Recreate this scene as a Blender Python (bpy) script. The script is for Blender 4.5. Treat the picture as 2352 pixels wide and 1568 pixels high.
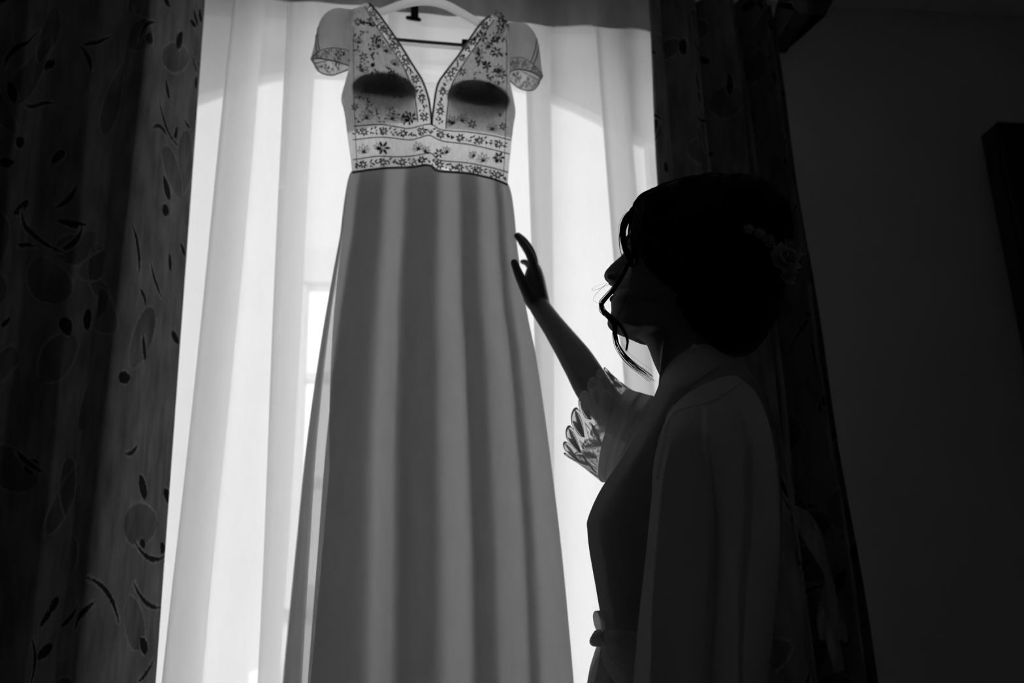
import bpy, bmesh, math, random
import numpy as np
from mathutils import Vector, Matrix

random.seed(7); rng = np.random.default_rng(7)
scn = bpy.context.scene
for o in list(bpy.data.objects): bpy.data.objects.remove(o)
COL = scn.collection

# ------------------------------------------------------------------ camera
FPX = 2287.0
CAM = np.array([0.0, 0.0, 1.05])
def _cam(pitch=17.8, yaw=8.0, roll=1.8):
    p, y, r = [math.radians(v) for v in (pitch, yaw, roll)]
    fw = np.array([math.sin(y)*math.cos(p), math.cos(y)*math.cos(p), math.sin(p)])
    rt0 = np.array([math.cos(y), -math.sin(y), 0.0]); up0 = np.cross(rt0, fw)
    rt = math.cos(r)*rt0 - math.sin(r)*up0
    up = math.cos(r)*up0 + math.sin(r)*rt0
    return fw, rt, up
FW, RT, UP = _cam()
cd = bpy.data.cameras.new('camera'); co = bpy.data.objects.new('camera', cd); COL.objects.link(co)
cd.sensor_width = 36.0; cd.lens = FPX/2352*36.0; cd.clip_start = 0.05; cd.clip_end = 200
co.matrix_world = Matrix(((RT[0], UP[0], -FW[0], CAM[0]), (RT[1], UP[1], -FW[1], CAM[1]), (RT[2], UP[2], -FW[2], CAM[2]), (0, 0, 0, 1)))
cd.dof.use_dof = True; cd.dof.focus_distance = 1.46; cd.dof.aperture_fstop = 4.5
scn.camera = co

# ------------------------------------------------------------------ world, sun, exposure
w = bpy.data.worlds.new('sky'); scn.world = w; w.use_nodes = True
w.node_tree.nodes['Background'].inputs[0].default_value = (1, 1, 1, 1)
w.node_tree.nodes['Background'].inputs[1].default_value = 1.0
sd = bpy.data.lights.new('sun', 'SUN'); sd.energy = 5.4; sd.angle = math.radians(0.6)
so = bpy.data.objects.new('sun', sd); COL.objects.link(so)
so.rotation_euler = (math.radians(48), 0, math.radians(-12))       # shines from behind this house onto the facade opposite
pl = bpy.data.lights.new('window_portal', 'AREA'); pl.shape = 'RECTANGLE'; pl.size = 1.75; pl.size_y = 2.5; pl.cycles.is_portal = True
po = bpy.data.objects.new('window_portal', pl); COL.objects.link(po); po.location = (0.06, 2.9, 1.6); po.rotation_euler = (math.radians(-90), 0, 0)
scn.view_settings.view_transform = 'Standard'; scn.view_settings.look = 'None'
scn.view_settings.gamma = 1.0; scn.view_settings.use_curve_mapping = False
scn.view_settings.exposure = 0.3
scn.cycles.max_bounces = 14; scn.cycles.transparent_max_bounces = 24
scn.cycles.transmission_bounces = 12; scn.cycles.diffuse_bounces = 8

def ray(px, py): return FW + RT*(px-1176)/FPX - UP*(py-784)/FPX
def P(px, py, Y):
    d = ray(px, py); return CAM + d*(Y-CAM[1])/d[1]

# ------------------------------------------------------------------ helpers
def tag(o, label=None, cat=None, group=None, kind=None):
    if label: o['label'] = label
    if cat: o['category'] = cat
    if group: o['group'] = group
    if kind: o['kind'] = kind
    return o
def empty(name, loc=(0, 0, 0)):
    o = bpy.data.objects.new(name, None); COL.objects.link(o); o.location = loc; return o
def link(name, me, mat=None, parent=None, smooth=True):
    if mat is not None and not me.materials: me.materials.append(mat)
    if smooth: me.polygons.foreach_set('use_smooth', [True]*len(me.polygons))
    o = bpy.data.objects.new(name, me); COL.objects.link(o)
    if parent is not None:
        o.parent = parent
        l = Vector((0, 0, 0)); q = parent
        while q is not None: l += Vector(q.location); q = q.parent
        o.location = -l
    return o
def mesh(name, V, F, mat=None, parent=None, smooth=True):
    me = bpy.data.meshes.new(name)
    me.from_pydata([tuple(map(float, v)) for v in V], [], [tuple(int(i) for i in f) for f in F]); me.update()
    return link(name, me, mat, parent, smooth)
def grid(G, cu=False, cv=False):
    n, m = G.shape[:2]; idx = np.arange(n*m).reshape(n, m)
    F = []
    for i in range(n if cu else n-1):
        a = idx[i]; b = idx[(i+1) % n]
        for j in range(m if cv else m-1):
            k = (j+1) % m; F.append((a[j], a[k], b[k], b[j]))
    return G.reshape(-1, 3), F
def cat(parts):
    V = []; F = []; n = 0
    for v, f in parts:
        V.append(np.asarray(v)); F += [tuple(i+n for i in q) for q in f]; n += len(v)
    return np.vstack(V), F
def loft(rings, cap=True):
    R = np.array(rings); V, F = grid(R, False, True); m = R.shape[1]
    if cap:
        F.append(tuple(range(m))[::-1]); k = (len(R)-1)*m; F.append(tuple(range(k, k+m)))
    return V, F
def tube(pts, rad, seg=8, cap=True, flat=None):
    p = np.array(pts, float); n = len(p); r = np.broadcast_to(np.asarray(rad, float), (n,))
    t = np.gradient(p, axis=0); t /= np.linalg.norm(t, axis=1)[:, None]+1e-12
    u = np.cross(t[0], [0.13, 0.31, 0.94]); u /= np.linalg.norm(u)
    rings = []
    for i in range(n):
        u = u - t[i]*(u@t[i]); u /= np.linalg.norm(u)+1e-12; v = np.cross(t[i], u)
        a = np.arange(seg)*2*math.pi/seg
        rings.append(p[i]+r[i]*(np.cos(a)[:, None]*u+np.sin(a)[:, None]*v))
    return loft(rings, cap)
def capsule(pts, rad, seg=12):
    """tube with rounded ends"""
    p = np.array(pts, float); r = np.array(rad, float)
    d0 = p[0]-p[1]; d0 /= np.linalg.norm(d0); d1 = p[-1]-p[-2]; d1 /= np.linalg.norm(d1)
    P2 = []; R2 = []
    for a in (80, 55, 30): P2.append(p[0]+d0*r[0]*math.sin(math.radians(a))); R2.append(r[0]*math.cos(math.radians(a)))
    P2 += list(p); R2 += list(r)
    for a in (30, 55, 80): P2.append(p[-1]+d1*r[-1]*math.sin(math.radians(a))); R2.append(r[-1]*math.cos(math.radians(a)))
    return tube(P2, R2, seg)
def spline(pts, n):
    """Catmull-Rom through points (any dimension)"""
    p = np.array(pts, float); p = np.vstack([2*p[0]-p[1], p, 2*p[-1]-p[-2]])
    k = len(p)-3; out = []
    for s in np.linspace(0, k-1e-6, n):
        i = int(s); f = s-i; a, b, c, d = p[i:i+4]
        out.append(0.5*((2*b)+(c-a)*f+(2*a-5*b+4*c-d)*f*f+(3*b-a-3*c+d)*f**3))
    return np.array(out)
def bxv(x0, x1, y0, y1, z0, z1, bev=0.0):
    bm = bmesh.new(); bmesh.ops.create_cube(bm, size=1)
    for v in bm.verts:
        v.co = Vector(((x0+x1)/2+v.co.x*(x1-x0), (y0+y1)/2+v.co.y*(y1-y0), (z0+z1)/2+v.co.z*(z1-z0)))
    if bev: bmesh.ops.bevel(bm, geom=list(bm.edges), offset=bev, segments=2, affect='EDGES', profile=0.5)
    bm.verts.ensure_lookup_table()
    V = np.array([v.co[:] for v in bm.verts]); F = [tuple(v.index for v in f.verts) for f in bm.faces]; bm.free()
    return V, F
def box(name, b, mat, parent=None, bev=0.0): return mesh(name, *bxv(*b, bev), mat, parent, smooth=False)
def lathe(prof, axis_o, axis_d, seg=20):
    d = np.array(axis_d, float); d /= np.linalg.norm(d); u = np.cross(d, [0.3, 0.5, 0.81]); u /= np.linalg.norm(u); v = np.cross(d, u)
    a = np.arange(seg)*2*math.pi/seg
    return loft([np.array(axis_o)+d*h+r*(np.cos(a)[:, None]*u+np.sin(a)[:, None]*v) for h, r in prof])
def interp(x, tab): return np.interp(x, [t[0] for t in tab], [t[1] for t in tab])

# ------------------------------------------------------------------ materials
def newmat(name):
    m = bpy.data.materials.new(name); m.use_nodes = True; nt = m.node_tree; nt.nodes.clear()
    out = nt.nodes.new('ShaderNodeOutputMaterial'); return m, nt, out
def g(v): return (v, v, v, 1)
def noise_val(nt, lo, hi, scale=8, detail=4, stretch=(1, 1, 1), coord='Object'):
    tc = nt.nodes.new('ShaderNodeTexCoord'); mp = nt.nodes.new('ShaderNodeMapping'); mp.inputs['Scale'].default_value = stretch
    nz = nt.nodes.new('ShaderNodeTexNoise'); nz.inputs['Scale'].default_value = scale; nz.inputs['Detail'].default_value = detail
    mr = nt.nodes.new('ShaderNodeMapRange'); mr.inputs[1].default_value = 0.3; mr.inputs[2].default_value = 0.7
    mr.inputs[3].default_value = lo; mr.inputs[4].default_value = hi
    nt.links.new(tc.outputs[coord], mp.inputs[0]); nt.links.new(mp.outputs[0], nz.inputs['Vector']); nt.links.new(nz.outputs[0], mr.inputs[0])
    return mr.outputs[0], nz.outputs[0]
def solid(name, lo, hi, rough=0.6, scale=8, stretch=(1, 1, 1), spec=0.3, bump=0.0):
    m, nt, out = newmat(name); b = nt.nodes.new('ShaderNodeBsdfPrincipled')
    v, nz = noise_val(nt, lo, hi, scale, 5, stretch); nt.links.new(v, b.inputs['Base Color'])
    b.inputs['Roughness'].default_value = rough; b.inputs['Specular IOR Level'].default_value = spec
    if bump:
        bp = nt.nodes.new('ShaderNodeBump'); bp.inputs['Strength'].default_value = bump; bp.inputs['Distance'].default_value = 0.004
        nt.links.new(nz, bp.inputs['Height']); nt.links.new(bp.outputs[0], b.inputs['Normal'])
    nt.links.new(b.outputs[0], out.inputs[0]); return m
def fabric(name, refl, trans, clear=0.0, gloss=0.0, rough=0.4, attr=None, weave=0.06, wscale=60):
    """thin cloth: diffuse reflection, diffuse transmission and see-through gaps"""
    m, nt, out = newmat(name); N = nt.nodes; L = nt.links
    v, _ = noise_val(nt, 1-weave, 1+weave, wscale, 3, (1, 1, 0.25))
    if attr:
        at = N.new('ShaderNodeAttribute'); at.attribute_name = attr
        mu = N.new('ShaderNodeMath'); mu.operation = 'MULTIPLY'; L.new(v, mu.inputs[0]); L.new(at.outputs['Fac'], mu.inputs[1]); v = mu.outputs[0]
    def sc(k):
        q = N.new('ShaderNodeMath'); q.operation = 'MULTIPLY'; L.new(v, q.inputs[0]); q.inputs[1].default_value = k; return q.outputs[0]
    df = N.new('ShaderNodeBsdfDiffuse'); tr = N.new('ShaderNodeBsdfTranslucent'); ad = N.new('ShaderNodeAddShader')
    L.new(sc(refl), df.inputs[0]); L.new(sc(trans), tr.inputs[0]); L.new(df.outputs[0], ad.inputs[0]); L.new(tr.outputs[0], ad.inputs[1]); s = ad.outputs[0]
    if gloss:
        gl = N.new('ShaderNodeBsdfGlossy'); gl.inputs['Roughness'].default_value = rough; gl.inputs[0].default_value = g(0.8)
        mx = N.new('ShaderNodeMixShader'); mx.inputs[0].default_value = gloss; L.new(s, mx.inputs[1]); L.new(gl.outputs[0], mx.inputs[2]); s = mx.outputs[0]
    if clear:
        tp = N.new('ShaderNodeBsdfTransparent'); mx = N.new('ShaderNodeMixShader'); mx.inputs[0].default_value = clear
        L.new(s, mx.inputs[1]); L.new(tp.outputs[0], mx.inputs[2]); s = mx.outputs[0]
    L.new(s, out.inputs[0]); return m

M = {}
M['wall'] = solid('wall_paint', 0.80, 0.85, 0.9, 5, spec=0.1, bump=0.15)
M['low_bounce'] = solid('low_bounce_wall', 0.22, 0.28, 0.9, 5, spec=0.1)  # side and back walls darkened to cut light bouncing around the room
M['ceil'] = solid('ceiling_paint', 0.66, 0.72, 0.9, 4, spec=0.1)
M['floor'] = solid('floor_wood', 0.12, 0.18, 0.45, 3, (1, 12, 1))
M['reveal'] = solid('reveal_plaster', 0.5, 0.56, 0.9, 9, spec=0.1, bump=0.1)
M['frame'] = solid('window_paint', 0.75, 0.82, 0.5, 20)
M['darkwood'] = solid('dark_stained_wood', 0.012, 0.03, 0.5, 6, (14, 14, 1), spec=0.2)
M['iron'] = solid('black_iron', 0.01, 0.02, 0.5, 30)
M['facade'] = solid('facade_stucco', 0.48, 0.52, 0.95, 1.2, spec=0.05)
M['surround'] = solid('facade_surround', 0.42, 0.46, 0.9, 3, spec=0.05)
M['bright_white'] = solid('bright_white_fill', 0.93, 0.96, 0.8, 3, spec=0.05)  # near-white, paints the window's bright reflection; the clipped panel shares it
M['street'] = solid('street_stone', 0.76, 0.84, 0.9, 2)
M['white_hanger'] = fabric('milky_plastic', 0.45, 0.72, clear=0.10, weave=.02)
M['metal'] = solid('grey_metal', 0.16, 0.2, 0.35, 30, spec=0.6)
M['sheer'] = fabric('sheer_voile', 0.15, 0.76, clear=0.28, weave=0.015, wscale=90)
M['tape'] = fabric('heading_tape', 0.3, 0.12, weave=.12, wscale=30)
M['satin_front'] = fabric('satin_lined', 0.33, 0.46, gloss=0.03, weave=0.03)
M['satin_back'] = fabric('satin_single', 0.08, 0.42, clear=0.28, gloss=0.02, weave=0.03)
M['lining'] = fabric('bodice_lining', 0.35, 0.55, weave=.05)
M['net'] = fabric('lace_net', 0.25, 0.62, clear=0.42, weave=0.12, wscale=160)
M['net_sleeve'] = fabric('sleeve_net', 0.30, 0.42, clear=0.22, weave=0.05)
M['lace'] = fabric('lace_thread', 0.25, 0.05, weave=0.1, wscale=200)
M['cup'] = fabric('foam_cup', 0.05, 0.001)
M['robe'] = fabric('robe_satin', 0.26, 0.66, clear=0.03, gloss=0.05, rough=0.35, weave=0.03)
M['robe_net'] = fabric('cuff_net', 0.3, 0.6, clear=0.5, weave=0.12, wscale=200)
M['robe_lace'] = fabric('cuff_lace_thread', 0.35, 0.42, weave=0.08, wscale=160)
M['curtain'] = fabric('printed_curtain', 0.22, 0.02, attr='print', weave=0.25, wscale=45)
M['ribbon'] = fabric('frayed_ribbon', 0.32, 0.1, weave=0.25, wscale=70)
M['petal'] = fabric('silk_petal', 0.4, 0.2, weave=0.05)
M['skin'] = solid('skin', 0.22, 0.25, 0.42, 40, spec=0.55)
M['hair'] = solid('dark_hair', 0.006, 0.012, 0.55, 40, (1, 1, 0.2), spec=0.25)
M['lip'] = solid('lip', 0.16, 0.18, 0.4, 40)
M['eye'] = solid('eye_white', 0.6, 0.65, 0.2, 40)
M['tooth'] = solid('tooth', 0.7, 0.75, 0.3, 40)
m, nt, out = newmat('window_glass'); gl = nt.nodes.new('ShaderNodeBsdfGlossy'); gl.inputs['Roughness'].default_value = 0.02
tp = nt.nodes.new('ShaderNodeBsdfTransparent'); tp.inputs[0].default_value = g(0.95); mx = nt.nodes.new('ShaderNodeMixShader'); mx.inputs[0].default_value = 0.05
nt.links.new(tp.outputs[0], mx.inputs[1]); nt.links.new(gl.outputs[0], mx.inputs[2]); nt.links.new(mx.outputs[0], out.inputs[0]); M['glass'] = m

# ------------------------------------------------------------------ room shell
WY = 2.5; XL, XR, YB, CZ = -2.0, 2.75, -2.2, 2.985
def struct(o): o['kind'] = 'structure'; return o
struct(box('floor', (XL-.1, XR+.1, YB-.1, WY, -0.1, 0), M['floor']))
struct(box('ceiling', (XL-.1, XR+.1, YB-.1, 2.85, CZ, CZ+.12), M['ceil']))
struct(box('wall_left', (XL-.1, XL, YB, WY, 0, CZ), M['low_bounce']))
struct(box('wall_right', (XR, XR+.1, YB, WY, 0, CZ), M['low_bounce']))
struct(box('wall_back', (XL-.1, XR+.1, YB-.1, YB, 0, CZ), M['low_bounce']))
OX0, OX1, LZ, SZ = -0.66, 0.86, 2.835, 0.45      # opening: jambs, lintel, sill
AY = 2.68; AC, AT, AK = 0.06, 2.822, 0.42
def arch(x): return AT-AK*(x-AC)**2
parts = [bxv(XL-.1, OX0, WY, AY, 0, CZ), bxv(OX1, XR+.1, WY, AY, 0, CZ), bxv(OX0, OX1, WY, AY, LZ, CZ), bxv(OX0, OX1, WY, AY, 0, SZ)]
struct(mesh('wall_window', *cat(parts), M['wall'], smooth=False))
# outer leaf of the wall with the arched opening and the white plastered reveal
xs = np.linspace(OX0, OX1, 41); V = []; F = []
for x in xs:
    z = arch(x); V += [(x, AY, z), (x, AY, LZ+.02), (x, AY+.03, z), (x, AY+.03, LZ+.02)]
for i in range(40):
    a = 4*i; b = a+4; F += [(a, b, b+1, a+1), (a+2, a+3, b+3, b+2), (a, a+2, b+2, b), (a+1, b+1, b+3, a+3)]
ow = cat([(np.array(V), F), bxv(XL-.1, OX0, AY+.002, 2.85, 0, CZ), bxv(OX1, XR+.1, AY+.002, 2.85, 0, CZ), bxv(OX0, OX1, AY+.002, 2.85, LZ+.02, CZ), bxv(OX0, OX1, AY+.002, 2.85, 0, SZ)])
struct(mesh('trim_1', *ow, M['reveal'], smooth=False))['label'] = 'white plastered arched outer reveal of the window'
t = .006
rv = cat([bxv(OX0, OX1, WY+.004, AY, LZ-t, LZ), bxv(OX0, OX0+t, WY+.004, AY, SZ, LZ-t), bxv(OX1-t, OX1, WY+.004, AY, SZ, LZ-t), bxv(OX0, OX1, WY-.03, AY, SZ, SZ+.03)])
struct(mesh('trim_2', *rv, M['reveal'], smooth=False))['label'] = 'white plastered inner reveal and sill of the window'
win = empty('window_1', (AC, 2.74, SZ)); win['kind'] = 'structure'
fx0, fx1 = OX0+.0, OX1-.0
ax = np.linspace(fx0+.012, fx1-.012, 40)
pth = [(fx0+.012, 2.75, SZ+.03)]+[(x, 2.75, arch(x)+.03) for x in ax]+[(fx1-.012, 2.75, SZ+.03)]
mesh('frame', *tube(pth, 0.014, 4), M['frame'], win, smooth=False)
pv = [(x, 2.75, SZ+.03) for x in ax]+[(x, 2.75, arch(x)+.03) for x in ax[::-1]]
gv = np.array(pv); gv2 = gv+np.array([0, .005, 0]); n = len(gv)
mesh('pane', np.vstack([gv, gv2]), [tuple(range(n)), tuple(range(2*n-1, n-1, -1))]+[(i, i+n, (i+1) % n+n, (i+1) % n) for i in range(n)], M['glass'], win, smooth=False)
for nm, b in (('baseboard_left', (XL, XL+.02, YB, WY, 0, .12)), ('baseboard_right', (XR-.02, XR, YB, WY, 0, .12)), ('baseboard_window', (XL+.02, 1.78, WY-.02, WY, 0, .12)), ('baseboard_back', (XL+.02, XR-.02, YB, YB+.02, 0, .12))):
    struct(box(nm, b, M['ceil'], bev=.004))

# ------------------------------------------------------------------ outside: street and the pale house opposite
struct(box('street', (-14, 16, 2.86, 16, -3.2, -3.0), M['street']))['label'] = 'pale street below the window'
FY = 9.0
hb = empty('house', (3, FY+1.5, -3.0)); tag(hb, 'pale sunlit stucco house across the street seen through the sheer curtain', 'house')
box('facade', (-9, 14, FY, FY+3, -3, 9.5), M['facade'], hb)
box('cornice', (-9.1, 14.1, FY-.25, FY, 8.9, 9.2), M['surround'], hb, .02)
def facade_window(pxl, pxr, pyt, pyb, mx_n, mz):
    a = P(pxl, pyt, FY-.1); b = P(pxr, pyb, FY-.1); x0, x1, z1, z0 = a[0], b[0], a[2], b[2]
    wd = box('window', (x0, x1, FY-.02, FY-.004, z0, z1), M['bright_white'], hb); wd['label'] = 'tall house window with glazing bars, bright glass reflection painted white'  # white slab stands in for the sun's reflection in the glass
    s = .13; h = .36
    for nm, q in (('lintel', (x0-s, x1+s, FY-.10, FY-.003, z1, z1+h)), ('jamb', (x0-s, x0, FY-.08, FY-.003, z0-.1, z1)), ('jamb', (x1, x1+s, FY-.08, FY-.003, z0-.1, z1)), ('sill', (x0-s, x1+s, FY-.14, FY-.003, z0-.2, z0))):
        box(nm, q, M['surround'], hb, .01)
    for z in mz: box('glazing_bar', (x0, x1, FY-.05, FY-.021, z-.04, z+.04), M['facade'], wd)
    for k in range(1, mx_n):
        x = x0+(x1-x0)*k/mx_n; box('glazing_bar', (x-.025, x+.025, FY-.05, FY-.021, z0, z1), M['facade'], wd)
facade_window(707, 1120, 648, 1335, 3, [P(690, 860, FY-.1)[2], P(684, 1103, FY-.1)[2]])
a = P(572, 1531, FY-.1); b = P(640, 1531, FY-.1)
zc = a[2]; V = [(a[0], zc-.05), (a[0]+.13, zc), (b[0], zc), (b[0], zc-1.2), (a[0], zc-1.2)]
V3 = [(x, FY-.06, z) for x, z in V]+[(x, FY-.003, z) for x, z in V]
mesh('clipped_panel', np.array(V3), [(0, 4, 3, 2, 1), (5, 6, 7, 8, 9)]+[(i, (i+1) % 5, (i+1) % 5+5, i+5) for i in range(5)], M['bright_white'], hb, smooth=False)['label'] = 'white clipped-corner panel low on the facade'  # flat white panel with one clipped corner

# ------------------------------------------------------------------ sheer curtain with overlapping folds
SY = 2.425
def fx(pt, pb): # a vertical fold line given at image rows 100 and 1300 -> x as a function of z
    a = P(pt, 100, SY); b = P(pb, 1300, SY); return a[0], a[2], b[0], b[2]
edges = [(452, 372), (528, 407), (598, 490), (657, 603), (725, 655), (890, 830), (965, 915), (1204, 1238), (1268, 1282), (1366, 1462), (1438, 1540), (1520, 1640), (1560, 1700)]
keys = [0, 2, 1, 4, 3, 6, 5, 8, 7, 10, 9, 12]          # walk: forward, back, forward -> three layers between each pair
zt, zb = 2.90, 0.03
zz = np.linspace(zt, zb, 110)
prof = []  # rows of (edge line, depth)
lay = []
for i, k in enumerate(keys):
    lay.append((k, [0.0, -0.022, 0.022][0 if i == 0 else (1 if i % 2 == 0 else 2)]))
cols = []
for i in range(len(lay)-1):
    (k0, y0), (k1, y1) = lay[i], lay[i+1]
    nseg = 12
    for s in range(nseg+(1 if i == len(lay)-2 else 0)):
        f = s/nseg; cols.append((k0, k1, f, y0, y1, i))
G = np.zeros((len(zz), len(cols), 3))
E = [fx(*e) for e in edges]
for j, (k0, k1, f, y0, y1, i) in enumerate(cols):
    e0, e1 = E[k0], E[k1]
    xa = e0[0]+(e0[2]-e0[0])*(e0[1]-zz)/(e0[1]-e0[3]); xb = e1[0]+(e1[2]-e1[0])*(e1[1]-zz)/(e1[1]-e1[3])
    ff = f; yy = y0+(y1-y0)*(0.5-0.5*math.cos(math.pi*f))
    x = xa+(xb-xa)*ff
    loose = np.clip((2.75-zz)/1.5, 0, 1)
    G[:, j, 0] = x+0.004*np.sin(3.1*zz+i)*loose
    G[:, j, 1] = SY+yy+0.006*np.sin(9*x+1.7*zz)+0.004*np.sin(23*x-1.1*zz+i)
    G[:, j, 2] = zz
sh = mesh('sheer_curtain', *grid(G), M['sheer']); tag(sh, 'translucent white sheer voile curtain hanging in folds over the bright window', 'curtain')
hG = np.zeros((8, 90, 3))
for i in range(8):
    for j in range(90):
        x = -.60+1.52*j/89; zlo = np.interp(x, [-.48, -.1, .45, .76], [2.822, 2.803, 2.776, 2.772]); hG[i, j] = (x, SY-.036+.006*math.sin(17*x)+.004*math.sin(41*x), 2.93+(zlo-2.93)*i/7)
mesh('heading_tape', *grid(hG), M['tape'], sh)
for a_, b_ in ((476, 540), (604, 660), (1274, 1358), (1436, 1484)):
    xa, xb = P(a_, 20, SY-.04)[0], P(b_, 60, SY-.04)[0]
    mesh('hem', *tube([(x, SY-.042+.006*math.sin(17*x)+.004*math.sin(41*x), np.interp(x, [-.48, -.1, .45, .76], [2.822, 2.803, 2.776, 2.772])-.002) for x in np.linspace(xa, xb, 8)], .0016, 6), M['sheer'], sh)
rod = mesh('sheer_rod', *tube([(-0.9, SY+.0, 2.94), (-.3, SY, 2.94), (.4, SY, 2.94), (1.05, SY, 2.94)], .007, 8), M['frame']); tag(rod, 'thin white rod carrying the sheer voile', 'curtain rod')

# ------------------------------------------------------------------ printed heavy curtains
def leaf_dist(S, Z, cx, cz, ang, ln, wd):
    u = (S-cx)*math.cos(ang)+(Z-cz)*math.sin(ang); v = -(S-cx)*math.sin(ang)+(Z-cz)*math.cos(ang)
    t = np.clip(u/ln, 0, 1); hw = wd*np.sqrt(np.clip(np.sin(math.pi*t**0.8), 0, 1))
    return np.where((u > 0) & (u < ln), np.abs(v)-hw, 1.0), t
def print_pattern(S, Z, seed):
    r = np.random.default_rng(seed); A = np.ones_like(S)*0.75
    A += 0.12*np.sin(S*37+2*np.sin(Z*9))*np.sin(Z*21+S*5)
    s0, s1, z0, z1 = S.min(), S.max(), Z.min(), Z.max()
    area = (s1-s0)*(z1-z0)
    for _ in range(int(area*24)):            # large pale petals with a light rim
        cx, cz = r.uniform(s0, s1), r.uniform(z0, z1)
        d, t = leaf_dist(S, Z, cx, cz, r.uniform(0, 6.28), r.uniform(.09, .19), r.uniform(.028, .05))
        A = np.where(d < 0, A*0.62+0.25*t*A, A); A = np.where(np.abs(d) < .0028, 1.05, A)
    for _ in range(int(area*34)):            # dark leaves
        cx, cz = r.uniform(s0, s1), r.uniform(z0, z1)
        d, t = leaf_dist(S, Z, cx, cz, r.uniform(0, 6.28), r.uniform(.03, .065), r.uniform(.008, .016))
        A = np.where((d > 0) & (d < .004), 1.1, A); A = np.where(d < 0, 0.10, A)
    for _ in range(int(area*22)):            # long curved stems
        cx, cz = r.uniform(s0, s1), r.uniform(z0, z1); R = r.uniform(.05, .16); a0 = r.uniform(0, 6.28); sp = r.uniform(.6, 1.5)
        rr = np.hypot(S-cx, Z-cz); an = (np.arctan2(Z-cz, S-cx)-a0) % 6.283
        m = (an < sp); q = np.abs(rr-R)
        A = np.where(m & (q < .0085), 1.05, A); A = np.where(m & (q < .001+.0045*np.sin(np.clip(an/sp, 0, 1)*math.pi)), 0.10, A)
    return A
def curtain(name, x_top, x_bot, folds, seed, label, yc=2.2, ztop=2.768, zbot=0.02, amp=.06, ns=500, nz=640, flat_end=None):
    s = np.linspace(0, 1, ns); z = np.concatenate([np.linspace(ztop, .95, nz-60), np.linspace(.95, zbot, 61)[1:]])
    S, Z = np.meshgrid(s, z); k = (ztop-Z)/(ztop-zbot)
    x0 = x_top[0]+(x_bot[0]-x_top[0])*k; x1 = x_top[1]+(x_bot[1]-x_top[1])*k
    ph = 2*math.pi*folds*S+seed
    wob = 0.5*np.sin(2*math.pi*S*1.7+seed)
    am = amp*(0.75+0.35*np.sin(5*S+seed))*(1+0.25*k)
    X = x0+(x1-x0)*S+0.35*am*np.sin(2*ph+wob)*0.6
    Y = yc+am*np.sin(ph+wob+0.25*np.sin(2.2*Z))+0.006*np.sin(9*Z+13*S)
    if flat_end is not None:
        a, b, tgt = flat_end; wgt = np.clip((S-a)/(b-a), 0, 1) if b > a else np.clip((a-S)/(a-b), 0, 1); wgt = wgt*wgt*(3-2*wgt)
        Y = Y*(1-wgt)+2.07*wgt
        c0 = 1-tgt; th_ = np.clip((S-c0)/tgt, 0, 1); wd_ = .085*(.8+.5*k)     # the outer fold turns back towards the window
        xs_ = x1-wd_
        X = np.where(S > c0, xs_+wd_*th_**.9, x0+(xs_-x0)*S/c0+0.2*am*np.sin(2*ph+wob)*(1-wgt)); Y = Y+.27*th_**1.35
    G = np.stack([X, Y, Z], -1)
    ds = np.sqrt((np.diff(X[nz//2])**2+np.diff(Y[nz//2])**2)); arc = np.concatenate([[0], np.cumsum(ds)])
    A = print_pattern(np.broadcast_to(arc, S.shape), Z, seed)
    V = G.reshape(-1, 3); n, m_ = S.shape; idx = np.arange(n*m_).reshape(n, m_)
    Fq = np.stack([idx[:-1, :-1], idx[:-1, 1:], idx[1:, 1:], idx[1:, :-1]], -1).reshape(-1, 4)
    me = bpy.data.meshes.new(name); me.vertices.add(len(V)); me.vertices.foreach_set('co', V.ravel().astype(np.float32))
    me.loops.add(Fq.size); me.loops.foreach_set('vertex_index', Fq.ravel().astype(np.int32))
    me.polygons.add(len(Fq)); me.polygons.foreach_set('loop_start', np.arange(0, Fq.size, 4, dtype=np.int32))
    me.update(calc_edges=True); me.validate()
    at = me.attributes.new('print', 'FLOAT', 'POINT'); at.data.foreach_set('value', A.ravel().astype(np.float32))
    o = link(name, me, M['curtain']); tag(o, label, 'curtain', 'printed curtains'); return o
cxl = lambda px, py: P(px, py, 2.2)[0]
curtain('curtain', (-1.02, P(468, 40, 2.34)[0]), (-0.92, P(336, 1900, 2.34)[0]), 3.3, 3, 'dark floral-printed heavy curtain filling the left edge, rim lit by the window', flat_end=(.66, .80, .2))
curtain('curtain', (cxl(1484, 20), cxl(1795, 60)), (cxl(1560, 1900), cxl(2110, 1900)), 3.6, 11, 'dark floral-printed heavy curtain behind the woman, beside the bare wall', flat_end=None)

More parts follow.
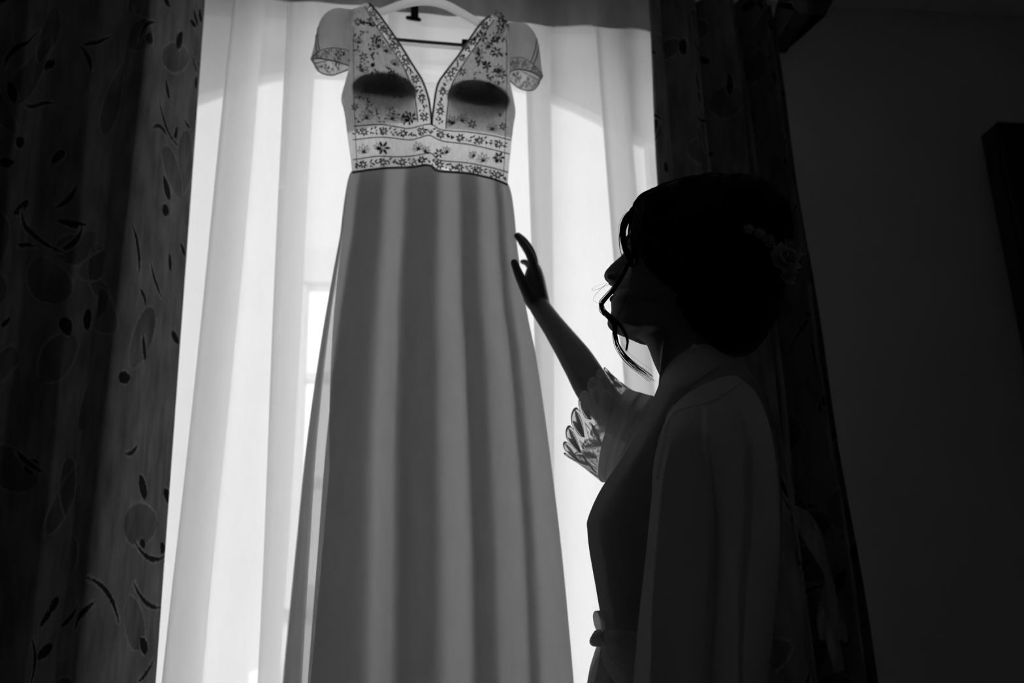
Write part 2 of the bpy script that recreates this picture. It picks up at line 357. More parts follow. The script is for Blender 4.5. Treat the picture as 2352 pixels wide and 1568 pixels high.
# pole with rings, finials and wall brackets
PZ = 2.80; PY = 2.2
pole = empty('curtain_pole', (0.1, PY, PZ)); tag(pole, 'dark wooden curtain pole on a carved wall bracket', 'curtain pole')
fxr = P(1800, 30, PY)[0]
mesh('pole', *tube([(-1.12, PY, PZ), (0, PY, PZ), (fxr, PY, PZ)], .02, 16), M['darkwood'], pole)
fin = [(0, .02), (.01, .034), (.022, .034), (.03, .022), (.04, .03), (.055, .055), (.075, .068), (.095, .066), (.115, .05), (.128, .03), (.134, .01), (.136, .001)]
mesh('finial', *lathe(fin, (fxr, PY, PZ), (1, 0, 0), 24), M['darkwood'], pole)
mesh('finial', *lathe(fin, (-1.12, PY, PZ), (-1, 0, 0), 24), M['darkwood'], pole)
for bx_ in (P(1812, 60, 2.4)[0]+.0, -1.06):
    zb0 = P(1812, 118, 2.49)[2]
    pr = [(WY, PZ), (WY, zb0), (WY-.03, zb0), (WY-.045, zb0+.06), (WY-.09, zb0+.10), (WY-.17, zb0+.13), (PY+.03, PZ-.06), (PY-.035, PZ-.045), (PY-.035, PZ-.02), (PY+.03, PZ)]
    n = len(pr); V = [(bx_-.028, y, z) for y, z in pr]+[(bx_+.028, y, z) for y, z in pr]
    mesh('bracket', np.array(V), [tuple(range(n)), tuple(range(2*n-1, n-1, -1))]+[(i, i+n, (i+1) % n+n, (i+1) % n) for i in range(n)], M['darkwood'], pole, smooth=False)
tor = None
for x in list(np.linspace(-1.0, -.5, 6))+list(np.linspace(.74, 1.12, 6)):
    a = np.linspace(0, 2*math.pi, 21)[:-1]
    rings = [np.array([(x+.004*math.cos(b), PY+(.028+.004*math.sin(b))*math.cos(q), PZ-.008+(.028+.004*math.sin(b))*math.sin(q)) for b in np.linspace(0, 2*math.pi, 7)[:-1]]) for q in a]
    mesh('ring', *grid(np.array(rings), True, True), M['darkwood'], pole)

# small iron hook on the sheer's heading tape, seen through the neckline
q = P(950, 34, SY-.06)
hk = empty('curtain_hook', tuple(q)); tag(hk, 'small black iron hook above the dress neckline', 'hook')
mesh('plate', *bxv(q[0]-.008, q[0]+.014, q[1], q[1]+.012, q[2]-.004, q[2]+.05, .002), M['iron'], hk, smooth=False)
mesh('hook', *capsule([(q[0]-.016, q[1]+.004, q[2]-.008), (q[0], q[1], q[2]-.012), (q[0]+.016, q[1]+.004, q[2]-.012)], [.006, .007, .006], 8), M['iron'], hk)

# ------------------------------------------------------------------ wardrobe at the right edge
c = P(2245, 318, WY-.01); wx = c[0]; wz = c[2]
# near corner: same x, found along the image corner
lo, hi = 1.5, 2.49
for _ in range(40):
    mid = (lo+hi)/2
    if P(2291, 282, mid)[0] > wx: hi = mid
    else: lo = mid
wy = lo
wr = empty('wardrobe', ((wx+XR)/2, (wy+WY)/2, 0)); tag(wr, 'tall dark wooden wardrobe cut off by the right edge', 'wardrobe')
x1 = XR-.03
box('side_panel', (wx, wx+.025, wy+.02, WY-.025, .08, wz-.03), M['darkwood'], wr, .003)
box('side_panel', (x1-.025, x1, wy+.02, WY-.025, .08, wz-.03), M['darkwood'], wr, .003)
box('back_panel', (wx+.025, x1-.025, WY-.035, WY-.026, .08, wz-.03), M['darkwood'], wr)
box('top_panel', (wx, x1, wy, WY-.025, wz-.03, wz), M['darkwood'], wr, .004)
box('plinth', (wx+.01, x1-.01, wy+.03, WY-.03, 0, .08), M['darkwood'], wr)
xm = (wx+x1)/2
for a, b, hx in ((wx+.004, xm-.002, xm-.04), (xm+.002, x1-.004, xm+.04)):
    d = box('door', (a, b, wy, wy+.02, .085, wz-.034), M['darkwood'], wr, .003)
    box('door_panel', (a+.07, b-.07, wy-.006, wy, .16, 1.2), M['darkwood'], d, .004)
    box('door_panel', (a+.07, b-.07, wy-.006, wy, 1.28, wz-.12), M['darkwood'], d, .004)
    mesh('handle', *lathe([(0, .006), (.012, .006), (.016, .014), (.026, .014), (.03, .004)], (hx, wy, 1.22), (0, -1, 0), 12), M['metal'], d)

# ------------------------------------------------------------------ wedding dress on its hanger
DY = 2.08
dress = empty('wedding_dress', tuple(P(988, 1568, DY)*np.array([1, 1, 0])+np.array([0, 0, .72]))); tag(dress, 'long pale wedding gown with lace bodice and satin skirt hung before the window', 'dress')
VL = [(848, 7), (871, 34), (916, 98), (949, 151), (968, 181), (979, 208), (986, 235), (990, 268), (991, 286), (991, 330), (991, 382)]
VR = [(1126, 35), (1101, 58), (1056, 123), (1025, 164), (1008, 188), (1001, 212), (997, 240), (993, 270), (992, 286), (992, 330), (992, 383)]
OL = [(801, 24), (803, 60), (803, 110), (801, 157), (784, 222), (789, 250), (793, 272), (797, 305), (801, 335), (805, 362), (809, 396)]
OR = [(1171, 56), (1172, 90), (1172, 130), (1171, 180), (1180, 228), (1184, 258), (1180, 285), (1176, 318), (1173, 350), (1169, 385), (1166, 424)]
def bodY(px, py):
    """front surface of the bodice as a depth field over the image"""
    cx = 988+(py-200)*0.01; u = (px-cx)/195.0
    y = DY-0.022-0.07*np.sqrt(np.clip(1-u*u*0.96, 0.02, 1))*np.clip(0.35+(py-0)/260.0, .35, 1.0)
    for bx_, by_, h in ((884, 215, .045), (1094, 232, .045)):
        y = y-h*np.exp(-(((px-bx_)/62.0)**2+((py-by_)/48.0)**2))
    return y
def PB(px, py, off=0.0): return P(px, py, float(bodY(px, py))-off)
def side_grid(I, O, nu=22, nv=44, Yf=None):
    a = spline(I, nv); b = spline(O, nv); u = np.linspace(0, 1, nu)
    G = np.zeros((nv, nu, 3))
    for i in range(nv):
        for j in range(nu):
            q = a[i]*(1-u[j])+b[i]*u[j]
            q = q+np.array([0, -5*math.sin(math.pi*u[j])*i/nv])
            G[i, j] = P(q[0], q[1], float(Yf(q[0], q[1])))
    return G
for nm, I, O in (('bodice_front', VL, OL), ('bodice_front', VR, OR)):
    mesh(nm, *grid(side_grid(I, O, Yf=bodY)), M['net'], dress)
V2L = [(838, 14), (858, 50), (892, 100), (922, 145), (938, 178), (948, 205), (955, 235), (960, 280)]
V2R = [(1134, 46), (1104, 90), (1074, 132), (1050, 170), (1036, 200), (1030, 230), (1026, 265), (1024, 296)]
inY = lambda x, y: float(bodY(x, y))+.004
mesh('bodice_lining', *grid(side_grid(V2L, OL[:8], 14, 30, inY)), M['lining'], dress); mesh('bodice_lining', *grid(side_grid(V2R, OR[:8], 14, 30, inY)), M['lining'], dress)
# back of the bodice, seen through the net and the open neck
BL = [(842, 6), (872, 46), (915, 112), (950, 165), (975, 189), (991, 190), (991, 210), (991, 240), (991, 290), (991, 340), (991, 372)]
BR = [(1130, 34), (1098, 70), (1055, 135), (1025, 176), (1005, 190), (991, 190), (991, 212), (991, 240), (991, 290), (991, 340), (991, 372)]
def backY(px, py): u = (px-988)/200.0; return DY+.05*math.sqrt(max(1-u*u, .0))
mesh('bodice_back', *grid(side_grid(BL, OL, 14, 30, backY)), M['net'], dress)
mesh('bodice_back', *grid(side_grid(BR, OR, 14, 30, backY)), M['net'], dress)
# dark padded cups inside
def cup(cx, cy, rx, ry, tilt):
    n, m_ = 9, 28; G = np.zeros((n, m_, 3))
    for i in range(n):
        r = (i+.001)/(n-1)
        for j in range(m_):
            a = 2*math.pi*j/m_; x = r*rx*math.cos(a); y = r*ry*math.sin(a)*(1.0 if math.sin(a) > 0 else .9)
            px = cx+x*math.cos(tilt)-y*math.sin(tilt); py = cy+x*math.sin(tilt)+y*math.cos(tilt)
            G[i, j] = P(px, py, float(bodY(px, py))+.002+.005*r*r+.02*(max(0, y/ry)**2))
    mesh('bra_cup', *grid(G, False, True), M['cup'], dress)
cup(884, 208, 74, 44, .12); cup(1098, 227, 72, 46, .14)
# piping lines
def line(pts, wpx, n, off=.0012, name='piping', mat='lace'):
    q = spline(pts, n); V = []
    t = np.gradient(q, axis=0); t /= np.linalg.norm(t, axis=1)[:, None]; nn = np.stack([-t[:, 1], t[:, 0]], -1)*wpx/2
    G = np.zeros((n, 2, 3))
    for i in range(n):
        G[i, 0] = PB(q[i, 0]-nn[i, 0], q[i, 1]-nn[i, 1], off); G[i, 1] = PB(q[i, 0]+nn[i, 0], q[i, 1]+nn[i, 1], off)
    return mesh(name, *grid(G), M[mat], dress)
line(VL[:9], 5, 60); line(VR[:9], 5, 60)
line(V2L, 2.5, 50); line(V2R, 2.5, 50)
L1 = [(812, 290), (845, 287), (876, 286), (910, 291), (938, 295), (965, 289), (983, 285), (998, 289), (1011, 297), (1040, 301), (1073, 303), (1129, 311), (1174, 322)]
L2 = [(810, 321), (876, 315), (938, 321), (965, 316), (986, 311), (1017, 324), (1073, 331), (1129, 343), (1171, 354)]
L3 = [(810, 367), (865, 359), (905, 360), (938, 359), (965, 355), (986, 351), (998, 358), (1011, 368), (1073, 374), (1129, 385), (1168, 396)]
L4 = [(809, 396), (876, 387), (946, 384), (977, 379), (991, 382), (1008, 393), (1073, 398), (1129, 410), (1166, 424)]
for L_ in (L1, L2, L3): line(L_, 2.6, 70)
line(L4, 5, 70)
line([(812, 60), (812, 150), (813, 230), (816, 300), (820, 388)], 1.6, 30); line([(1163, 80), (1164, 180), (1162, 260), (1160, 330), (1156, 412)], 1.6, 30)
# embroidered motifs: leaves, small flowers, outlined palm leaves (each joined set is one part)
def leaf_poly(cx, cy, ang, ln, wd, n=5):
    t = np.linspace(0, 1, n); h = wd*np.sin(math.pi*t**.85); h[0] = h[-1] = 0
    up = [(a*ln, b) for a, b in zip(t, h)]; dn = [(a*ln, -b) for a, b in zip(t[::-1][1:-1], h[::-1][1:-1])]
    c, s = math.cos(ang), math.sin(ang)
    return [(cx+x*c-y*s, cy+x*s+y*c) for x, y in up+dn]
EM = []   # embroidery polygons of the front
def put_leaf(cx, cy, ang, ln, wd, store): 
    p = leaf_poly(cx, cy, ang, ln, wd); store.append(p)
def put_outline(cx, cy, ang, ln, wd, store, th=1.0):
    p = leaf_poly(cx, cy, ang, ln, wd, 8); mx_ = np.mean(p, axis=0); k = 1-th/wd*.62
    n = len(p)
    for i in range(n):
        a, b = np.array(p[i]), np.array(p[(i+1) % n]); store.append([tuple(a), tuple(b), tuple(mx_+(b-mx_)*k), tuple(mx_+(a-mx_)*k)])
def put_flower(cx, cy, r, store, k=7, a0=0.0):
    for i in range(k): put_leaf(cx+.18*r*math.cos(a0+6.283*i/k), cy+.18*r*math.sin(a0+6.283*i/k), a0+6.283*i/k, r, r*.24, store)
def put_palm(cx, cy, ang, r, store, k=5):
    for i in range(k):
        a = ang+(i-(k-1)/2)*.52; put_outline(cx, cy, a, r*(1-.12*abs(i-(k-1)/2)), r*.17, store, 2.0)
def border(A, B, store, step=10.5, seed=0, n=400):
    """leafy vine filling the band between two lines"""
    a = spline(A, n); b = spline(B, n); c = (a+b)/2; ds = np.linalg.norm(np.diff(c, axis=0), axis=1); arc = np.concatenate([[0], np.cumsum(ds)])
    r = random.Random(seed); k = 0; s = 5
    while s < arc[-1]-4:
        i = int(np.searchsorted(arc, s)); i = min(i, n-2); t = c[i+1]-c[i]; th = math.atan2(t[1], t[0]); wv = (b[i]-a[i]); hw = np.linalg.norm(wv)/2; nv = wv/(2*hw+1e-9)
        if hw < 3: s += step; continue
        if k % 4 == 2: put_flower(c[i][0], c[i][1], min(hw*.8, 9.5), store, 7, r.uniform(0, 1)); s += step*.5
        else:
            for sg in (-1, 1):
                q = c[i]+nv*sg*hw*r.uniform(.1, .35); put_leaf(q[0], q[1], th+sg*r.uniform(.45, 1.0)+(math.pi if r.random() < .35 else 0), min(hw*.85, 9.5)*r.uniform(.8, 1.1), 2.1, store)
            put_leaf(c[i][0], c[i][1], th+r.uniform(-.5, .5)+math.pi*.5*r.choice((0, 1)), min(hw*.6, 7), 1.7, store)
        s += step; k += 1
border(VL[:9], V2L+[(962, 286)], EM, 10, 1); border(VR[:9], V2R+[(1024, 300)], EM, 10, 2)
border(L1, L2, EM, 10, 3); border(L3, L4, EM, 10, 4)
for cx, cy, a, r in ((836, 352, -1.7, 24), (868, 345, -1.2, 22), (962, 345, -1.9, 22), (975, 350, -.9, 18), (1028, 352, -2.2, 20), (1110, 372, -1.7, 24), (1140, 372, -1.2, 20), (1090, 360, -2.4, 18)): put_palm(cx, cy, a, r, EM)
for cx, cy, r in ((880, 340, 15), (1008, 352, 11), (1146, 362, 13)): put_flower(cx, cy, r, EM, 6)
for x0, x1_, y in ((905, 945, 340), (1030, 1075, 348)):
    pass
for cx, cy, a, r in ((842, 274, -1.57, 28), (900, 276, -1.3, 26), (935, 280, -2.0, 22), (830, 165, -1.2, 24), (870, 110, -1.9, 22), (885, 120, -.9, 20), (905, 150, -1.2, 18), (1040, 286, -1.9, 24), (1060, 280, -1.1, 22), (1130, 300, -1.4, 22), (1098, 126, -1.5, 20), (1120, 110, -1.0, 20), (1146, 90, -1.9, 18), (1145, 165, -1.6, 20), (850, 60, -1.2, 18), (824, 100, -1.6, 16)):
    put_palm(cx, cy, a, r, EM, 5)
for cx, cy, r in ((944, 270, 13), (862, 90, 11), (835, 130, 10), (822, 50, 9), (1108, 85, 12), (1140, 120, 12), (1118, 150, 11), (1150, 62, 10), (1152, 170, 11), (1085, 285, 10), (815, 245, 9), (1155, 290, 9), (900, 168, 9), (1062, 165, 9)): put_flower(cx, cy, r, EM, 6, .3)
for k in range(70):                                      # sprigs scattered over the lined part
    sd2 = random.Random(k); left = k % 2 == 0; y = sd2.uniform(30, 285)
    xi = np.interp(y, [p[1] for p in (V2L if left else V2R)], [p[0] for p in (V2L if left else V2R)]); xo = 812 if left else 1164
    x = xi+(xo-xi)*sd2.uniform(.08, .95); a0 = sd2.uniform(0, 6.28)
    for i in range(4): put_leaf(x+sd2.uniform(-6, 6), y+sd2.uniform(-6, 6), a0+i*1.5+sd2.uniform(-.3, .3), sd2.uniform(6, 10), 2.0, EM)
def poly_set(store, mapf, name, mat, parent):
    V = []; F = []
    for p in store:
        k = len(V); V += [mapf(x, y) for x, y in p]; F.append(tuple(range(k, k+len(p))))
    o = mesh(name, np.array(V), F, M[mat], parent); o['kind'] = 'stuff'; return o
poly_set(EM, lambda x, y: PB(x, y, .0018), 'lace_embroidery', 'lace', dress)
# cap sleeves: net tube with a lace band at the opening
def sleeve(top, rim_f, rim_b, side):
    """top: shoulder cap curve (image), rim_f / rim_b: near and far edge of the opening"""
    n, m_ = 16, 26; half = m_//2
    T = spline(top, half+1); RF = spline(rim_f, half+1); RB = spline(rim_b, half+1)
    G = np.zeros((n, m_, 3))
    for i in range(n):
        f = i/(n-1)
        for j in range(m_):
            if j <= half: k = j; r = RF[k]; yo = -.055*math.sin(math.pi*k/half)
            else: k = m_-j; r = RB[k]; yo = .055*math.sin(math.pi*k/half)
            bulge = math.sin(f*math.pi/2)
            q = T[k]*(1-f)+r*f
            q = q+np.array([side*6*math.sin(math.pi*f)*(k/half), 0])
            G[i, j] = P(q[0], q[1], DY-.02+yo*bulge)
    sl = mesh('cap_sleeve', *grid(G, False, True), M['net_sleeve'], dress)
    # band ring near the opening
    st = []
    rows = [n-1, n-2, n-5]
    for i, wd in ((n-1, .0016), (n-5, .001)):
        pts = np.vstack([G[i], G[i][:1]]); mesh('piping', *tube(pts, wd, 5, False), M['lace'], sl)
    for kk in (.62, .72):       # two seam lines over the cap
        j = int(half*kk); mesh('piping', *tube(G[:n-4, j]+np.array([0, -.0015, 0]), .0012, 5, False), M['lace'], sl)
    V = []; F = []; r = random.Random(5 if side > 0 else 6)
    a, b = G[n-5], G[n-1]
    def mp(u, v):
        j = u % m_; j0 = int(j); fj = j-j0; j1 = (j0+1) % m_
        A = a[j0]*(1-fj)+a[j1]*fj; B = b[j0]*(1-fj)+b[j1]*fj; q = A*(1-v)+B*v
        cdir = q-np.mean(b, axis=0); return q+cdir/np.linalg.norm(cdir)*.0015
    u = 0.0
    k = 0
    while u < m_:
        S = []
        if k % 3 == 0: put_flower(0, 0, .42, S, 6)
        else:
            for _ in range(3): put_leaf(r.uniform(-.3, .3), r.uniform(-.25, .25), r.uniform(0, 6.28), .42, .09, S)
        for p in S:
            q0 = len(V); V += [mp(u+x*1.5, min(max(.5+y, 0), 1)) for x, y in p]; F.append(tuple(range(q0, q0+len(p))))
        u += 1.05; k += 1
    o = mesh('lace_band', np.array(V), F, M['lace'], sl); o['kind'] = 'stuff'
sleeve([(803, 152), (802, 90), (808, 22), (772, 18), (744, 34), (730, 62), (722, 104), (719, 136)][2:], [(812, 155), (778, 143), (750, 137), (730, 134), (718, 136)], [(812, 155), (784, 166), (759, 173), (732, 164), (718, 140)], -1)
sleeve([(1163, 52), (1199, 52), (1219, 64), (1233, 87), (1241, 126), (1242, 172)], [(1162, 168), (1185, 160), (1200, 160), (1222, 166), (1242, 178)], [(1162, 172), (1178, 192), (1202, 206), (1226, 206), (1242, 186)], 1)

# skirt: a lined front panel, a thin folded back panel whose overlaps read as darker bands
SL = [(809, 392), (800, 440), (790, 494), (764, 630), (734, 804), (703, 1024), (681, 1236), (658, 1464), (648, 1568), (632, 1760)]
SR = [(1165, 421), (1172, 462), (1181, 516), (1207, 698), (1234, 835), (1264, 1047), (1291, 1274), (1309, 1464), (1318, 1568), (1334, 1760)]
sl_y = [p[1] for p in SL]; sr_y = [p[1] for p in SR]
rows = np.linspace(0, 1, 120)
def at_row(f, u):
    """f: 0 waist .. 1 hem, u: 0 left edge .. 1 right edge -> image point"""
    a = np.array([np.interp(f, np.linspace(0, 1, 200), SLs[:, k]) for k in (0, 1)]); b = np.array([np.interp(f, np.linspace(0, 1, 200), SRs[:, k]) for k in (0, 1)])
    return a*(1-u)+b*u
def by_y(pts, y0, y1, n):
    t = np.linspace(0, 1, n); ys = y0+(y1-y0)*t; q = spline(pts, 400); return np.stack([np.interp(ys, q[:, 1], q[:, 0]), ys], -1)
SLs = by_y(SL, 384, 1760, 200); SRs = by_y(SR, 409, 1760, 200)
hump = lambda u: -12*math.exp(-((u-.5)/.12)**2)
def skirt_sheet(name, lay, mat, nseg, depthf, open_left=False):
    """lay: list of (u at waist, u at hem, depth offset)"""
    cols = []
    for i in range(len(lay)-1):
        for s in range(nseg+(1 if i == len(lay)-2 else 0)):
            cols.append((lay[i], lay[i+1], s/nseg))
    G = np.zeros((len(rows), len(cols), 3))
    for i, f in enumerate(rows):
        e = f**0.75
        for j, (a, b, s) in enumerate(cols):
            ss = 0.5-0.5*math.cos(math.pi*s)
            ua = a[0]+(a[1]-a[0])*e if not (open_left and a is lay[0]) else .105*min(1, f/.5)**1.3-.02*max(0, f-.5); ub = b[0]+(b[1]-b[0])*e; u = ua+(ub-ua)*s
            d = a[2]+(b[2]-a[2])*ss
            q = at_row(f, u); q[1] += (np.interp(q[0], [p[0] for p in L4], [p[1] for p in L4])-4-q[1])*max(0, 1-f*9)
            G[i, j] = P(q[0], q[1], depthf(f, u)+d*(.3+.7*min(1, f*3)))
    return mesh(name, *grid(G), M[mat], dress)
def frontY(f, u):
    x = 2*u-1; base = DY-.062*math.sqrt(max(1-x*x, 0))*(1+.6*f)
    fold = .010*math.sin(2*math.pi*(u*4.3+.1))*min(1, f*2.5)+.006*math.sin(2*math.pi*(u*7.1))*f
    return base+fold*max(0, 1-x**4)
def backYs(f, u):
    return frontY(f, u)+.010+.006*f
# front panel starts at the right side of the bright slit on the left
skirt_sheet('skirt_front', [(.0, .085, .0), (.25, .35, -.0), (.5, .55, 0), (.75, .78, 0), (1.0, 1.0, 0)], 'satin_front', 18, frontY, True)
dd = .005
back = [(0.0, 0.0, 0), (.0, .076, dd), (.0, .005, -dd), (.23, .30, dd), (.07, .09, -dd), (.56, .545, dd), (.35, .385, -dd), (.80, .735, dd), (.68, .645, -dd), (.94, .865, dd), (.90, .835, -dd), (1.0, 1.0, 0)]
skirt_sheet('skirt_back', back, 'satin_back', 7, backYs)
# satin waist seam of the skirt
# hanger
hg = empty('clothes_hanger', tuple(P(985, 30, DY))); tag(hg, 'white wooden clothes hanger with trouser bar inside the gown', 'hanger')
def flatbar(pts, wpx, th, n, Yf):
    q = spline(pts, n); t = np.gradient(q, axis=0); t /= np.linalg.norm(t, axis=1)[:, None]; nn = np.stack([-t[:, 1], t[:, 0]], -1)
    rings = []
    for i in range(n):
        w_ = wpx[i]/2 if hasattr(wpx, '__len__') else wpx/2
        a = np.arange(12)*2*math.pi/12; Y = Yf(q[i][0])
        ring = []
        for k in a:
            sx = abs(math.cos(k))**.6*math.copysign(1, math.cos(k)); sy = abs(math.sin(k))**.6*math.copysign(1, math.sin(k))
            r = q[i]+nn[i]*w_*sx; ring.append(P(r[0], r[1], Y+th*sy))
        rings.append(ring)
    return loft(rings)
hw = np.concatenate([np.linspace(16, 22, 24), np.linspace(22, 16, 24)])
mesh('hanger_arms', *flatbar([(790, 66), (830, 46), (871, 30), (915, 13), (950, 4), (985, 2), (1020, 10), (1060, 30), (1105, 57), (1150, 84), (1180, 100)], hw, .011, 48, lambda x: DY-.004), M['white_hanger'], hg)
mesh('trouser_bar', *flatbar([(905, 99), (960, 103), (1010, 107), (1068, 112)], 9, .006, 10, lambda x: DY+.004), M['white_hanger'], hg)
mesh('rail', *flatbar([(905, 90), (960, 95), (1010, 99), (1068, 104)], 8, .003, 10, lambda x: DY-.003), M['metal'], hg)
for (x0, y0), (x1_, y1_) in (((1068, 112), (1112, 62)), ((905, 97), (858, 36))):
    a = P(x0, y0, DY-.01); b = P(x1_, y1_, DY-.01); mesh('bar_arm', *capsule([a, (a+b)/2, b], [.004]*3, 8), M['metal'], hg)
q = P(1069, 100, DY-.018); mesh('clip', *bxv(q[0]-.009, q[0]+.006, q[1]-.008, q[1]+.008, q[2]-.009, q[2]+.008, .002), M['iron'], hg, smooth=False)
tp_ = P(985, -4, DY-.004); hx = tp_[0]
a = [(hx, tp_[1], tp_[2])]
zr = PZ-.0; rr = .026
pts = [(hx, tp_[1], tp_[2]), (hx, tp_[1]+.01, tp_[2]+.03), (hx, PY-rr, PZ-.03)]+[(hx, PY-rr*math.cos(k), PZ+rr*math.sin(k)) for k in np.linspace(0, math.pi*1.05, 12)]
mesh('hook', *tube(spline(pts, 40), .0025, 8), M['metal'], hg)

# ------------------------------------------------------------------ the woman
S0 = P(1580, 1000, 1.38); az = math.atan2(S0[0], S0[1])
NV = np.array([math.sin(az), math.cos(az), 0.0])         # across the body, away from the camera
FV = np.array([-math.cos(az), math.sin(az), 0.0])        # the way she faces
ZV = np.array([0, 0, 1.0])
def W(px, py, lat=0.0):
    d = ray(px, py); t = ((S0-CAM)@NV+lat)/(d@NV); return CAM+d*t
person = empty('person', (S0[0], S0[1], 0)); tag(person, 'dark-haired woman in a satin robe reaching out to touch the gown', 'person')
def ring_ab(A, B, h, lat=0.0, n=40, e=1.0):
    a, b = W(A[0], A[1], lat), W(B[0], B[1], lat); c = (a+b)/2; x = (a-b)/2; k = np.arange(n)*2*math.pi/n
    cs, sn = np.cos(k), np.sin(k); cs = np.sign(cs)*np.abs(cs)**e; sn = np.sign(sn)*np.abs(sn)**e
    return c+cs[:, None]*x+sn[:, None]*NV*h
def resample(rings, n): R_ = np.array(rings); k, m_ = R_.shape[:2]; return spline(R_.reshape(k, -1), n).reshape(n, m_, 3)
# --- head: profile points with widths behind them
tau = math.radians(12); HF = FV*math.cos(tau)+ZV*math.sin(tau)
nose = W(1386, 631)
back_hi = [(.115, .073), (.15, .073), (.185, .056), (.205, .03), (.213, .0)]
back_mid = [(.11, .064), (.14, .06), (.165, .045), (.18, .02), (.185, .0)]
back_jaw = [(.095, .056), (.115, .05), (.13, .036), (.14, .018), (.145, .0)]
HS = [((1530, 452), [(.02, .02), (.05, .034)], [(.12, .042), (.14, .04), (.16, .03), (.175, .015), (.18, 0)]),
 ((1500, 466), [(.012, .03), (.04, .054)], [(.12, .06), (.15, .058), (.18, .04), (.195, .02), (.2, 0)]),
 ((1470, 492), [(.008, .03), (.03, .056)], back_hi), ((1452, 520), [(.006, .03), (.026, .057)], back_hi),
 ((1442, 546), [(.006, .028), (.024, .056)], back_hi), ((1437, 564), [(.005, .022), (.02, .052)], back_hi),
 ((1432, 578), [(.005, .010), (.020, .034)], back_hi), ((1424, 589), [(.005, .008), (.024, .022)], back_hi),
 ((1411, 600), [(.005, .008), (.030, .020)], back_hi), ((1397, 614), [(.005, .009), (.034, .019)], back_hi),
 ((1388, 626), [(.005, .011), (.032, .020)], back_mid), ((1386, 634), [(.005, .011), (.030, .020)], back_mid),
 ((1389, 642), [(.005, .010), (.026, .019)], back_mid), ((1396, 649), [(.005, .009), (.019, .018)], back_mid),
 ((1408, 653), [(.004, .011), (.014, .026)], back_mid), ((1410, 662), [(.004, .012), (.013, .027)], back_mid),
 ((1407, 670), [(.004, .013), (.013, .026)], back_mid), ((1412, 677), [(.005, .016), (.012, .026)], back_mid),
 ((1408, 682), [(.004, .014), (.012, .026)], back_mid), ((1403, 692), [(.004, .013), (.013, .026)], back_mid),
 ((1403, 703), [(.004, .013), (.014, .027)], back_jaw), ((1403, 717), [(.004, .013), (.015, .028)], back_jaw),
 ((1397, 730), [(.005, .014), (.018, .028)], back_jaw), ((1394, 743), [(.005, .014), (.018, .028)], back_jaw),
 ((1398, 753), [(.005, .013), (.018, .028)], back_jaw), ((1408, 761), [(.006, .013), (.02, .028)], back_jaw),
 ((1424, 767), [(.008, .012), (.02, .024)], [(.095, .046), (.11, .04), (.12, .03), (.13, .015), (.135, 0)])]
rings = []
for (px, py), fr, bk in HS:
    f0 = W(px, py); d0 = -(f0-nose)@HF
    prof_ = [(d0, 0.0)]+[(d0+a, b) for a, b in fr]
    # cheek point between the front features and the back
    cheek = max(prof_[-1][0]+.012, .05); prof_.append((cheek, max(prof_[-1][1]+.008, .046 if bk is not back_jaw else .042)))
    prof_.append((max(.078, cheek+.012), bk[0][1]-.004)); prof_ += bk
    d = np.array([p[0] for p in prof_]); h = np.array([p[1] for p in prof_])
    dd_ = np.concatenate([[d[0]], np.interp(np.linspace(0, 1, 26)[1:], np.linspace(0, 1, len(d)), d)]); hh = np.interp(np.linspace(0, 1, 26), np.linspace(0, 1, len(h)), h)
    base = nose+((f0-nose)-((f0-nose)@HF)*HF)
    near = [base-HF*a-NV*b for a, b in zip(dd_, hh)]; far = [base-HF*a+NV*b for a, b in zip(dd_[1:-1], hh[1:-1])][::-1]
    rings.append(near+far)
body_parts = [loft(resample(rings, 110))]
# nostril wings and ear
for sg in (-1, 1):
    body_parts.append(capsule([W(1404, 642)+NV*sg*.012, W(1411, 643)+NV*sg*.015], [.0065, .0055], 10))
    ear = [W(*p)+NV*sg*.073 for p in ((1566, 612), (1560, 592), (1564, 572), (1577, 566), (1586, 578), (1583, 596), (1572, 612), (1567, 622))]
    body_parts.append(capsule(spline(ear, 16), [.006]*16, 8)); body_parts.append(capsule([W(1572, 585)+NV*sg*.068, W(1571, 606)+NV*sg*.068], [.009, .007], 8))
# neck
nk = [((1452, 768), (1600, 690), .054), ((1474, 778), (1622, 735), .054), ((1487, 795), (1636, 765), .053), ((1501, 832), (1648, 800), .055), ((1516, 866), (1668, 836), .064), ((1525, 905), (1700, 880), .09), ((1522, 940), (1720, 930), .12)]
body_parts.append(loft(resample([ring_ab(a, b, h) for a, b, h in nk], 24)))
# sterno-mastoid ridge
body_parts.append(capsule(spline([W(1545, 745, -.04), W(1535, 800, -.042), W(1530, 850, -.03), W(1527, 885, -.012)], 12), [.010]*12, 8))
